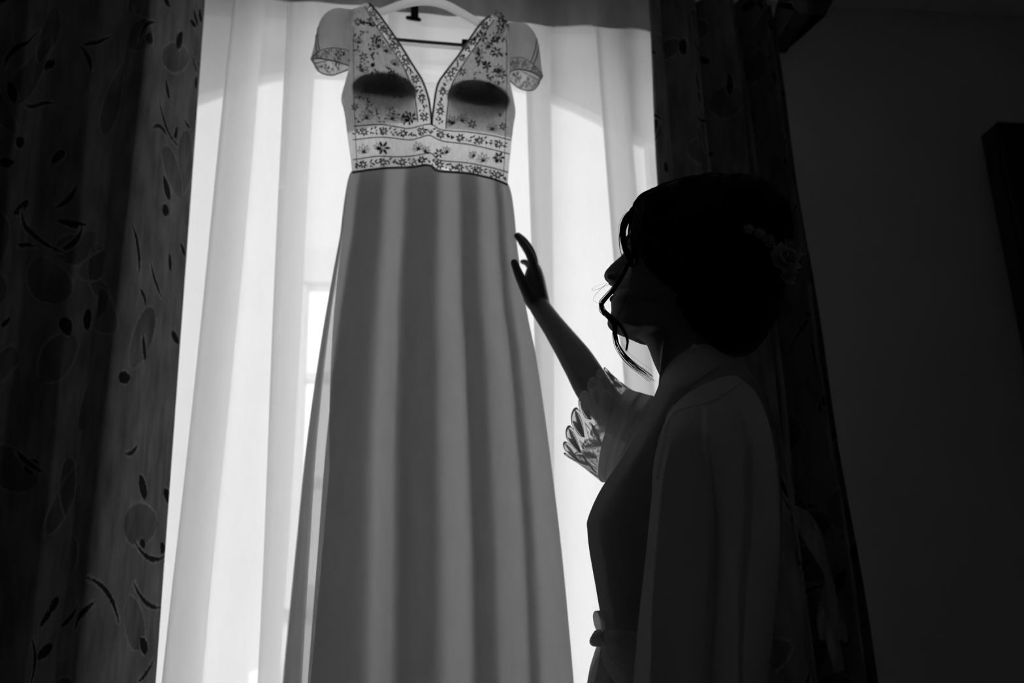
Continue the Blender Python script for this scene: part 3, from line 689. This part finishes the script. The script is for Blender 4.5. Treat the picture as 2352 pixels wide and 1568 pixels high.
# torso
TS = [((1540, 915), (1690, 880), .10), ((1520, 950), (1725, 915), .165), ((1500, 1000), (1745, 985), .178), ((1450, 1075), (1760, 1080), .16), ((1400, 1140), (1768, 1150), .15), ((1376, 1205), (1768, 1220), .148), ((1384, 1270), (1762, 1290), .14), ((1400, 1360), (1752, 1380), .128), ((1412, 1450), (1742, 1470), .125), ((1400, 1568), (1765, 1590), .15), ((1385, 1720), (1790, 1740), .168), ((1390, 1850), (1780, 1870), .165)]
body_parts.append(loft(resample([ring_ab(a, b, h) for a, b, h in TS], 40)))
hipc = W(1590, 1850); hipz = hipc[2]
for sg in (-1, 1):
    hp = hipc+NV*sg*.085; kn = np.array([hp[0], hp[1], .48])+FV*.02; an = np.array([hp[0], hp[1], .09])-FV*.01
    body_parts.append(tube(spline([hp+ZV*.05, hp*.5+kn*.5, kn, kn*.6+an*.4-FV*.012, an], 22), np.interp(np.linspace(0, 1, 22), [0, .3, .5, .65, 1], [.088, .075, .055, .056, .036]), 18))
    body_parts.append(capsule([an-FV*.03-ZV*.05, an+FV*.06-ZV*.058, an+FV*.15-ZV*.068], [.036, .034, .022], 12))
# far (right) arm
lat_of = lambda q: (q-S0)@NV
hand_lat = lat_of(P(1225, 660, 2.02))
SHp = W(1556, 1024, .15); ELp = W(1384, 922, .15+(hand_lat-.15)*.52); WRp = W(1239, 704, hand_lat-.01)
mid = W(1322, 822, .15+(hand_lat-.15)*.74)
arm = spline([SHp, (SHp+ELp)/2-ZV*.012, ELp, mid, WRp], 36)
body_parts.append(capsule(arm, np.interp(np.linspace(0, 1, 36), [0, .25, .5, .62, .75, .9, 1], [.038, .035, .035, .036, .033, .025, .0225]), 16))
# right hand: palm towards the gown, thumb nearest the camera
HL = hand_lat
def H(px, py, dl): return W(px, py, HL+dl)
pal = [ring_ab((1213, 708), (1263, 696), .030, HL, 24, .85), ring_ab((1203, 690), (1259, 678), .034, HL+.004, 24, .8), ring_ab((1201, 668), (1254, 655), .039, HL+.008, 24, .75), ring_ab((1206, 645), (1249, 632), .041, HL+.010, 24, .7), ring_ab((1212, 628), (1243, 614), .039, HL+.010, 24, .7)]
body_parts.append(loft(resample(pal, 14)))
fingers = [  # index, middle, ring, little: image joints and depth across the hand
 ([(1229, 630), (1219, 590), (1203, 562), (1187, 541)], [-.024, -.026, -.026, -.024], [.0105, .0095, .0082, .0068]),
 ([(1230, 624), (1222, 584), (1206, 556), (1190, 540)], [.000, .000, .000, .002], [.0105, .0095, .0084, .007]),
 ([(1229, 630), (1221, 596), (1208, 572), (1196, 556)], [.024, .026, .027, .028], [.010, .009, .008, .0068]),
 ([(1227, 640), (1219, 616), (1208, 603), (1200, 601)], [.045, .049, .051, .051], [.009, .008, .007, .006])]
for pts, lats, rad in fingers:
    q = [H(x, y, l) for (x, y), l in zip(pts, lats)]; body_parts.append(capsule(spline(q, 14), np.interp(np.linspace(0, 1, 14), np.linspace(0, 1, 4), rad), 12))
th = [H(1222, 690, -.022), H(1206, 660, -.034), H(1192, 631, -.042), H(1181, 603, -.046)]
body_parts.append(capsule(spline(th, 14), np.interp(np.linspace(0, 1, 14), [0, .35, .7, 1], [.016, .0125, .0105, .0085]), 12))
# near (left) arm hanging in the sleeve, with its hand
LS = W(1640, 965, -.15); LE = W(1640, 1390, -.23); LW = W(1590, 1760, -.24)
body_parts.append(capsule(spline([LS, (LS+LE)/2, LE, (LE+LW)/2, LW], 26), np.interp(np.linspace(0, 1, 26), [0, .25, .5, .62, 1], [.048, .043, .036, .035, .022]), 14))
hd = LW-ZV*.045; body_parts.append(capsule([LW-ZV*.01, hd, hd-ZV*.035+FV*.005], [.024, .03, .028], 12))
for k, (o_, ln) in enumerate(((.03, .07), (.01, .08), (-.01, .075), (-.028, .06))):
    b0 = hd-ZV*.03+FV*o_; body_parts.append(capsule([b0, b0-ZV*ln*.5+NV*.004, b0-ZV*ln+NV*.014], [.0095, .0085, .0065], 10))
body_parts.append(capsule([hd+FV*.02+ZV*.02, hd+FV*.045-ZV*.015, hd+FV*.048-ZV*.045], [.013, .011, .008], 10))
def voxel_body(parts, vox, smooth):
    objs = []
    V, F = cat(parts); me = bpy.data.meshes.new('tmp'); me.from_pydata([tuple(map(float, v)) for v in V], [], [tuple(int(i) for i in f) for f in F]); me.update()
    bm = bmesh.new(); bm.from_mesh(me); bmesh.ops.recalc_face_normals(bm, faces=bm.faces); bm.to_mesh(me); bm.free()
    ob = bpy.data.objects.new('tmp', me); COL.objects.link(ob)
    r = ob.modifiers.new('r', 'REMESH'); r.mode = 'VOXEL'; r.voxel_size = vox
    sm = ob.modifiers.new('s', 'SMOOTH'); sm.factor = .5; sm.iterations = smooth
    dg = bpy.context.evaluated_depsgraph_get(); dg.update(); out = bpy.data.meshes.new_from_object(ob.evaluated_get(dg))
    bpy.data.objects.remove(ob); return out
bme = voxel_body(body_parts, .0026, 3); bme.materials.clear()
body = link('body', bme, M['skin'], person)
# eyes, brows, lips and teeth
for sg in (-1, 1):
    c = W(1450, 588)+NV*sg*.031; a = np.linspace(0, math.pi, 9)
    V, F = loft([c+.0115*(math.cos(t_)*FV+math.sin(t_)*(np.cos(np.arange(12)*math.pi/6)[:, None]*NV+np.sin(np.arange(12)*math.pi/6)[:, None]*ZV)) for t_ in np.linspace(.05, math.pi-.05, 9)])
    mesh('eye', V, F, M['eye'], person)
    mesh('eyebrow', *capsule(spline([W(1442, 566)+NV*sg*.012, W(1446, 560)+NV*sg*.03, W(1466, 566)+NV*sg*.05], 9), [.0028]*9, 6), M['hair'], person)
    mesh('eyelashes', *capsule(spline([W(1443, 588)+NV*sg*.022, W(1439, 583)+NV*sg*.032, W(1450, 585)+NV*sg*.044], 9), [.0014]*9, 5), M['hair'], person)
for nm, (px, py), r_ in (('upper_lip', (1409, 670), .0036), ('lower_lip', (1406, 688), .0042)):
    pts = [W(px, py)-FV*(.026*(k*k))+NV*.024*k+ZV*.005*k*k for k in np.linspace(-1, 1, 13)]
    mesh(nm, *tube(pts, r_*(1-.75*np.linspace(-1, 1, 13)**2), 8), M['lip'], person)
# --- hair
HR = [(417, 1645, 1690, .012), (424, 1610, 1728, .04), (434, 1585, 1752, .058), (442, 1560, 1770, .068), (455, 1518, 1786, .078), (470, 1480, 1796, .086), (490, 1455, 1806, .09), (520, 1452, 1815, .093), (560, 1447, 1818, .094), (600, 1452, 1816, .094), (640, 1466, 1808, .092), (680, 1502, 1796, .088), (720, 1538, 1782, .08), (760, 1560, 1762, .068), (790, 1588, 1740, .052), (806, 1615, 1716, .03), (812, 1640, 1700, .01)]
n = 72; R_ = []
for py, x0, x1_, h in HR: R_.append(ring_ab((x0, py), (x1_, py+4), h, 0.0, n, .78))
Rs = resample(R_, 90)
for i in range(90):
    c = Rs[i].mean(axis=0)
    for j in range(n):
        d = Rs[i, j]-c; k = 2*math.pi*j/n
        Rs[i, j] = c+d*(1+.018*math.sin(k*13+i*.22+2*math.sin(i*.09))+.012*math.sin(k*7-i*.31)+.008*math.sin(k*29+i*.5))
hair = mesh('hair', *loft(Rs), M['hair'], person)
def strand_set(name, paths, rad, parent, seg=5):
    o = mesh(name, *cat([tube(p, np.linspace(r, r*.35, len(p)), seg) for p, r in zip(paths, rad)]), M['hair'], parent); o['kind'] = 'stuff'; return o
def bundle(ctrl, k, spread, lat0, lats, r0, n=26, jit=3.0, seed=0, ends=None):
    rr_ = np.random.default_rng(seed); out_ = []
    for _ in range(k):
        o1 = rr_.normal(0, 1, 2); sp = np.array([spread[0]+(spread[1]-spread[0])*t_ for t_ in np.linspace(0, 1, len(ctrl))])
        q = [np.array(c_)+o1*sp[i]+rr_.normal(0, jit*.12, 2) for i, c_ in enumerate(ctrl)]
        if ends is not None and rr_.random() < ends: q = q[:-1]
        ql = np.interp(np.linspace(0, 1, len(q)), np.linspace(0, 1, len(lats)), lats)+rr_.normal(0, .0015)
        out_.append(spline([W(a[0], a[1], l) for a, l in zip(q, ql)], n))
    return out_
paths = []; rads = []
def add(b, r): 
    global paths, rads
    paths += b; rads += [r]*len(b)
# thick lock framing the forehead
add(bundle([(1520, 462), (1480, 478), (1447, 495), (1433, 520), (1432, 550), (1440, 580), (1452, 610)], 46, (3, 4.2), 0, [-.02, -.03, -.035, -.04, -.045], 0, seed=1), .0011)
add(bundle([(1500, 468), (1462, 480), (1436, 496), (1426, 520), (1425, 548), (1432, 575)], 8, (2, 4), 0, [-.02, -.03, -.04], 0, seed=2), .0004)
add(bundle([(1530, 470), (1490, 492), (1470, 520), (1463, 560), (1462, 600)], 40, (4, 6), 0, [-.03, -.045, -.05], 0, seed=21), .0012)
# long curl across the cheek
curl = [(1462, 560), (1445, 600), (1428, 634), (1411, 662), (1392, 684), (1382, 699), (1386, 714), (1399, 727), (1418, 742), (1432, 760), (1441, 782), (1438, 804)]
add(bundle(curl, 18, (2.4, 1.5), 0, [-.05, -.045, -.04, -.04], 0, seed=3, n=48, jit=2), .0009)
curl2 = [(1428, 634), (1411, 662), (1391, 685), (1381, 699), (1385, 714), (1399, 727), (1412, 744), (1413, 768), (1420, 795), (1438, 822), (1462, 843), (1482, 858), (1496, 870)]
add(bundle(curl2, 22, (1.6, 3.4), 0, [-.045, -.04, -.045], 0, seed=4, n=52, jit=3, ends=.5), .0007)
add(bundle(curl2[5:], 9, (2, 9), 0, [-.04, -.045], 0, seed=5, n=40, jit=9, ends=.4), .00028)
# stray single hairs
for k, c_ in enumerate([[(1405, 648), (1390, 655), (1370, 662), (1358, 664), (1364, 656), (1386, 646)], [(1394, 650), (1375, 668), (1364, 682), (1364, 690), (1378, 698)], [(1452, 640), (1436, 690), (1420, 730), (1440, 760)], [(1545, 740), (1532, 765), (1526, 790), (1524, 812)]]):
    add(bundle(c_, 1 if k < 2 else 4, (.5, 2), 0, [-.04, -.045 if k < 3 else -.06], 0, seed=6+k, n=30, jit=1), .00028)
rr_ = np.random.default_rng(9)
for k in range(46):                                      # flyaways along the crown
    x = rr_.uniform(1440, 1600); y = np.interp(x, [1430, 1455, 1480, 1518, 1560, 1600], [505, 486, 470, 455, 442, 433])
    a = rr_.uniform(-2.6, -.8); l = rr_.uniform(6, 22); c_ = [(x+8, y+8), (x, y), (x+l*.5*math.cos(a), y+l*.5*math.sin(a)), (x+l*math.cos(a+rr_.uniform(-.8, .8)), y+l*math.sin(a+.5))]
    add(bundle(c_, 1, (.5, .5), 0, [-.02, -.02], 0, seed=30+k, n=12, jit=1), .00025)
strand_set('loose_strands', paths, rads, hair)
bunp = []
for k in range(150):                                     # combed strands over the cap
    j = int(rr_.integers(0, n)); i0 = int(rr_.integers(2, 40)); L_ = int(rr_.integers(25, 48)); tw = rr_.uniform(-.12, .12); pp = []
    for i in range(i0, min(i0+L_, 88)):
        jj = int(j+tw*(i-i0)) % n; c = Rs[i].mean(axis=0); d = Rs[i, jj]-c; pp.append(c+d*1.012)
    bunp.append(np.array(pp))
strand_set('combed_strands', bunp, [.0016]*len(bunp), hair)

# --- robe
def fold_ring(R_, i, amp, freq, ph, amt=1.0):
    c = R_.mean(axis=0); m_ = len(R_); k = np.arange(m_)*2*math.pi/m_
    s_ = 1+amt*(amp*np.sin(freq*k+ph+.06*i)+.5*amp*np.sin((freq*1.7)*k-1.3*ph+.04*i)); return c+(R_-c)*s_[:, None]
RS = [((1520, 868), (1632, 800), .066), ((1513, 892), (1668, 826), .098), ((1502, 925), (1722, 868), .150), ((1490, 955), (1752, 915), .182), ((1468, 1000), (1776, 985), .196), ((1428, 1066), (1790, 1076), .190), ((1380, 1136), (1795, 1150), .178), ((1353, 1196), (1795, 1215), .170), ((1351, 1222), (1793, 1240), .165), ((1356, 1272), (1788, 1290), .158), ((1371, 1360), (1778, 1380), .144), ((1384, 1445), (1764, 1468), .136), ((1380, 1484), (1766, 1508), .142), ((1350, 1568), (1790, 1592), .170), ((1322, 1720), (1815, 1750), .20), ((1310, 1900), (1830, 1930), .21), ((1300, 2150), (1840, 2180), .215), ((1290, 2420), (1850, 2440), .22)]
rb = resample([ring_ab(a, b, h, 0.0, 96) for a, b, h in RS], 150)
for i in range(150):
    lo_ = np.clip((i-95)/40, 0, 1); rb[i] = fold_ring(rb[i], i, .012, 9, .4, .25+.9*lo_)
robe = mesh('robe', *loft(rb, False), M['robe'], person); robe['label'] = 'pale satin robe tied at the waist'
# near sleeve
NS = [((1548, 938), (1700, 872), .045, -.135), ((1530, 965), (1742, 915), .062, -.165), ((1513, 1020), (1768, 985), .072, -.19), ((1502, 1080), (1783, 1060), .074, -.2), ((1495, 1157), (1791, 1140), .075, -.205), ((1482, 1287), (1790, 1270), .075, -.21), ((1468, 1416), (1778, 1400), .074, -.21), ((1459, 1546), (1765, 1530), .073, -.21), ((1450, 1640), (1755, 1600), .072, -.21), ((1446, 1690), (1750, 1640), .072, -.21)]
NR = 240
ns_ = resample([ring_ab(a, b, h*1.3, l-.03, NR, 1.0) for a, b, h, l in NS], 90)
for i in range(90):
    k = np.arange(NR)*2*math.pi/NR; f = min(1, max(0, i-14)/16); t_ = i/89; cc = np.cos(k); nr = np.clip(-np.sin(k), 0, 1)**.5
    dsp = np.zeros(NR)
    for c0, A_, lam, wd_ in ((.30-.38*t_, .020, .40, .11), (.86-.02*t_, .016, .22, .10), (-.36-.16*t_, .012, .3, .12)):
        d_ = c0-cc; st_ = np.clip(d_/wd_, 0, 1); st_ = st_*st_*(3-2*st_); dsp += A_*st_*np.exp(-np.clip(d_-wd_, 0, 9)/lam)
    ns_[i] = ns_[i]-(dsp*nr*f)[:, None]*NV+(.004*f*np.sin(5*k+.11*i)*nr)[:, None]*FV
slv = mesh('sleeve', *loft(ns_, False), M['robe'], robe)
# lace trim at its hem
tr_ = [ns_[-1]*(1-f)+(ns_[-1]+np.array([0, 0, -.05])+(ns_[-1]-ns_[-1].mean(axis=0))*.12)*f for f in np.linspace(0, 1, 5)]
mesh('lace_cuff', *loft(tr_, False), M['robe_net'], slv)
# far sleeve: satin part then scalloped lace cuff
def ring_tbm(T, B, Mn, lat, h, n=72):
    a, b = W(*T, lat), W(*B, lat); c = (a+b)/2; x = (a-b)/2; y = W(*Mn, lat-h)-c; k = np.arange(n)*2*math.pi/n
    return c+np.cos(k)[:, None]*x+np.sin(k)[:, None]*y
al = lambda f: .15+(hand_lat-.15)*f
FS = [ring_tbm((1570, 950), (1520, 1080), (1530, 1020), al(-.05), .05), ring_tbm((1528, 924), (1470, 1092), (1488, 1020), al(.12), .085), ring_tbm((1492, 910), (1430, 1102), (1444, 1020), al(.25), .095), ring_tbm((1464, 900), (1408, 1107), (1412, 1015), al(.34), .095), ring_tbm((1440, 893), (1392, 1104), (1382, 1020), al(.42), .085)]
fs = resample(FS, 50)
for i in range(50):
    k = np.arange(72)*2*math.pi/72; c = fs[i].mean(axis=0); f = math.sin(math.pi*min(1, i/49))**.5 if 0 < i < 49 else 0
    am = .13*np.maximum(np.sin(i*.55+1.5*np.cos(k)), -.3)*np.clip(np.sin(k)+.25, 0, 1.2)*f*(1-i/70)+.02*np.sin(3*k+i*.1)*f
    fs[i] = c+(fs[i]-c)*(1+am)[:, None]
fsl = mesh('sleeve', *loft(fs, False), M['robe'], robe)
LC = [FS[-1], ring_tbm((1428, 880), (1352, 1080), (1362, 975), al(.47), .082), ring_tbm((1406, 862), (1312, 1052), (1342, 925), al(.52), .078)]
lc = resample(LC, 16); cuff = mesh('lace_cuff', *loft(lc, False), M['robe_net'], fsl)
# scallops: pairs of outlined petals around the rim, fans of thread between
V = []; F = []
def qd(*p): 
    k = len(V); V.extend(p); F.append(tuple(range(k, k+len(p))))
m_ = 72; rim = lc[-1]; inn = lc[0]
def cm(u, v):
    """u around (0..72), v: 0 satin seam .. 1 rim .. 1.3 beyond"""
    u %= m_; j0 = int(u); fu = u-j0; j1 = (j0+1) % m_
    if v <= 1:
        t_ = v*15; i0 = min(int(t_), 14); ft = t_-i0; A = lc[i0, j0]*(1-ft)+lc[i0+1, j0]*ft; B = lc[i0, j1]*(1-ft)+lc[i0+1, j1]*ft
    else:
        A = rim[j0]+(rim[j0]-lc[-4, j0])*(v-1)*5; B = rim[j1]+(rim[j1]-lc[-4, j1])*(v-1)*5
    q = A*(1-fu)+B*fu; c = lc[-1].mean(axis=0); d = q-c; return q+d/np.linalg.norm(d)*.0012
def petal(u, v0, v1, wd, lean, fill, thick=.25):
    k = 9; t_ = np.linspace(0, 1, k); h = wd*np.sin(math.pi*t_**.9); L1_ = [(u+lean*t+a, v0+(v1-v0)*t) for t, a in zip(t_, h)]; L2_ = [(u+lean*t-a, v0+(v1-v0)*t) for t, a in zip(t_, h)]
    for A_, s_ in ((L1_, 1), (L2_, -1)):
        for i in range(k-1):
            (u0, a0), (u1, a1) = A_[i], A_[i+1]; qd(cm(u0, a0), cm(u1, a1), cm(u1-s_*thick, a1), cm(u0-s_*thick, a0))
    if fill:
        for i in range(k-1): qd(cm(u+lean*t_[i]+h[i]*.62, v0+(v1-v0)*t_[i]), cm(u+lean*t_[i+1]+h[i+1]*.62, v0+(v1-v0)*t_[i+1]), cm(u+lean*t_[i+1]-h[i+1]*.62, v0+(v1-v0)*t_[i+1]), cm(u+lean*t_[i]-h[i]*.62, v0+(v1-v0)*t_[i]))
NP = 16
for s_ in range(NP):
    u = s_*m_/NP
    petal(u, .62, 1.16, 1.25, -.9, True); petal(u, .62, 1.10, 1.1, 1.2, True)
    petal(u+m_/NP/2, .2, .75, .9, 0, False, .2); petal(u, .05, .6, .8, .5, s_ % 2 == 0, .2)
    for k in range(14): # outer scallop cord
        a0, a1 = u+(k/14-.5)*m_/NP, u+((k+1)/14-.5)*m_/NP; f0, f1 = [1.02+.19*math.sqrt(max(0, 1-((a-u)/(m_/NP/2))**2)) for a in (a0, a1)]
        qd(cm(a0, f0), cm(a1, f1), cm(a1, f1-.05), cm(a0, f0-.05))
NVt = []; NFc = []
for s_ in range(NP):
    u = s_*m_/NP
    for k in range(14):
        a0, a1 = u+(k/14-.5)*m_/NP, u+((k+1)/14-.5)*m_/NP; f0, f1 = [1.0+.19*math.sqrt(max(0, 1-((a-u)/(m_/NP/2))**2)) for a in (a0, a1)]
        q0 = len(NVt); NVt += [cm(a0, f0), cm(a1, f1), cm(a1, .99), cm(a0, .99)]; NFc.append((q0, q0+1, q0+2, q0+3))
mesh('scallop_net', np.array(NVt), NFc, M['robe_net'], cuff)['kind'] = 'stuff'
for k in range(420):
    u, v = rr_.uniform(0, m_), rr_.uniform(.05, .7); d = rr_.uniform(.12, .3); qd(cm(u-d, v), cm(u, v-.02), cm(u+d, v), cm(u, v+.02))
o = mesh('lace_thread', np.array(V), F, M['robe_lace'], cuff); o['kind'] = 'stuff'
# sash with knot, loops and tails
sz = [ring_ab((1381, 1448), (1768, 1468), .140, 0, 96), ring_ab((1378, 1456), (1770, 1478), .1425, 0, 96), ring_ab((1378, 1468), (1770, 1492), .1425, 0, 96), ring_ab((1380, 1477), (1768, 1502), .141, 0, 96)]
sash = mesh('sash', *loft(sz, False), M['robe'], robe)
def ribbon(pts, wv, n, mat='robe', name='sash_tail', par=None, th=.0):
    q = spline(pts, n); w_ = spline(wv, n); G = np.zeros((n, 4, 3))
    for i in range(n):
        for j in range(4): u_ = j/3-.5; G[i, j] = q[i]+w_[i]*u_+NV*.004*math.sin(u_*5+i*.3)
    return mesh(name, *grid(G), M[mat], par if par is not None else robe)
from mathutils.bvhtree import BVHTree
def bvh(os_): 
    vs = []; ps = []
    for o_ in os_:
        k = len(vs); vs += [tuple(v.co) for v in o_.data.vertices]; ps += [tuple(i+k for i in p.vertices) for p in o_.data.polygons]
    return BVHTree.FromPolygons(vs, ps)
TREE = bvh([robe, slv])
def hit(px, py, out=.003):
    d = ray(px, py); r_ = TREE.ray_cast(Vector(CAM), Vector(d))
    return (np.array(r_[0]) if r_[0] is not None else W(px, py, -.1))-NV*out
ci = spline([(1596, 790), (1584, 800), (1560, 824), (1543, 842), (1528, 868), (1510, 915), (1494, 950), (1466, 1006), (1434, 1062)], 50)
cu = spline([(1650, 838), (1630, 848), (1606, 866), (1582, 885), (1556, 912), (1534, 950), (1516, 985), (1486, 1036), (1452, 1085)], 50)
G = np.zeros((50, 10, 3))
for i in range(50):
    for j in range(10):
        u_ = j/9; q = ci[i]*(1-u_)+cu[i]*u_; G[i, j] = hit(q[0], q[1], .004+.004*math.sin(math.pi*u_))
for _ in range(3): G[1:-1] = (G[:-2]+2*G[1:-1]+G[2:])/4; G[:, 1:-1] = (G[:, :-2]+2*G[:, 1:-1]+G[:, 2:])/4
mesh('collar', *grid(G), M['robe'], robe)
for sm_ in ([(1652, 842), (1610, 868), (1572, 898), (1545, 935), (1522, 975), (1508, 1020)], [(1700, 880), (1640, 920), (1580, 935), (1548, 950), (1530, 985), (1518, 1040), (1512, 1100)]):
    mesh('seam', *tube(spline([hit(*q, .0) for q in spline(sm_, 18)], 40), .0022, 6), M['robe'], robe)
kn = W(1374, 1468, -.035)
mesh('sash_knot', *capsule([W(1366, 1472, -.03), W(1376, 1466, -.045), W(1384, 1462, -.05)], [.0075, .011, .008], 12), M['robe'], robe)
mesh('sash_knot', *capsule([W(1372, 1456, -.03), W(1388, 1456, -.055)], [.006, .006], 10), M['robe'], robe)
ribbon([W(1383, 1462, -.03), W(1377, 1440, -.034), W(1373, 1415, -.04), W(1377, 1402, -.05), W(1384, 1408, -.06), W(1390, 1430, -.062), W(1390, 1458, -.055)], [FV*.006, FV*.012, FV*.013, FV*.013, FV*.013, FV*.012, FV*.006], 30, name='sash_loop')
ribbon([W(1389, 1470, -.06), W(1392, 1488, -.078), W(1404, 1520, -.105), W(1424, 1546, -.128), W(1450, 1580, -.15), W(1462, 1650, -.165)], [FV*.007, FV*.013, FV*.022, FV*.03, FV*.034, FV*.034], 30)
ribbon([W(1380, 1474, -.03), W(1377, 1500, -.05), W(1370, 1540, -.075), W(1362, 1600, -.09)], [FV*.008, FV*.014, FV*.02, FV*.022], 24)

# ------------------------------------------------------------------ flower hairpiece
hf = empty('hair_flower', tuple(W(1795, 600, -.05))); tag(hf, 'white silk flower hairpiece pinned at the back of her dark hair', 'hair flower')
def petal_mesh(c, d, up_, ln, wd, curl_):
    d = d/np.linalg.norm(d); s_ = np.cross(d, up_); s_ /= np.linalg.norm(s_); nn = np.cross(s_, d); G = np.zeros((7, 5, 3))
    for i in range(7):
        t_ = i/6; h = wd*math.sin(math.pi*(.12+.80*t_))**.8*(1 if i < 6 else .55)
        for j in range(5):
            u_ = j/2-1; G[i, j] = c+d*ln*t_*math.cos(curl_*t_*.6)+s_*u_*h+nn*(curl_*ln*t_*t_*.5+.18*wd*u_*u_)
    return grid(G)
fr = np.random.default_rng(4)
for cx, cy, cl_, R0, k, lay_ in ((1795, 600, -.092, .029, 9, 3), (1815, 575, -.07, .02, 7, 2), (1806, 640, -.08, .016, 6, 2), (1742, 540, -.1, .012, 7, 2), (1716, 528, -.1, .010, 6, 2), (1762, 556, -.098, .013, 7, 2)):
    c = W(cx, cy, cl_); ax_ = -NV*.8-FV*.5+ZV*.1; ax_ /= np.linalg.norm(ax_); u1 = np.cross(ax_, ZV); u1 /= np.linalg.norm(u1); u2 = np.cross(u1, ax_)
    for L_ in range(lay_):
        for i in range(k):
            a = 2*math.pi*(i+.5*L_)/k+fr.uniform(-.15, .15); d = (math.cos(a)*u1+math.sin(a)*u2)*(1-.28*L_)+ax_*(.12+.42*L_)
            mesh('petal', *petal_mesh(c+ax_*.002*L_, d, ax_, R0*(1-.2*L_)*fr.uniform(.9, 1.1), R0*.3, .5), M['petal'], hf)
    mesh('flower_centre', *capsule([c, c+ax_*R0*.3], [R0*.16, R0*.14], 8), M['metal'], hf)

# ------------------------------------------------------------------ frayed ribbon tie hanging on the right curtain
tb = empty('curtain_tie', tuple(P(1900, 1380, 2.04))); tag(tb, 'frayed pale fabric tie hanging against the right curtain behind the woman', 'curtain tie')
TY = 2.12
ribbon([P(1838, 1165, TY), P(1852, 1200, TY-.01), P(1872, 1250, TY), P(1898, 1310, TY-.006), P(1908, 1350, TY)], [np.array([.03, 0, -.012]), np.array([.05, 0, -.01]), np.array([.045, 0, -.01]), np.array([.02, 0, -.005]), np.array([.02, 0, 0])], 24, 'ribbon', 'tie_band', tb)
ribbon([P(1904, 1340, TY), P(1902, 1380, TY-.008), P(1908, 1430, TY), P(1918, 1490, TY-.006), P(1928, 1542, TY)], [np.array([.03, 0, 0]), np.array([.035, 0, 0]), np.array([.036, 0, 0]), np.array([.03, 0, .004]), np.array([.024, 0, .006])], 24, 'ribbon', 'tie_tail', tb)
ribbon([P(1908, 1350, TY+.006), P(1922, 1400, TY), P(1935, 1450, TY+.004), P(1944, 1476, TY)], [np.array([.016, 0, 0]), np.array([.022, 0, 0]), np.array([.02, 0, 0]), np.array([.012, 0, .004])], 20, 'ribbon', 'tie_tail', tb)
ribbon([P(1888, 1380, TY+.004), P(1884, 1420, TY), P(1890, 1470, TY)], [np.array([.014, 0, 0]), np.array([.018, 0, 0]), np.array([.012, 0, 0])], 16, 'ribbon', 'tie_tail', tb)
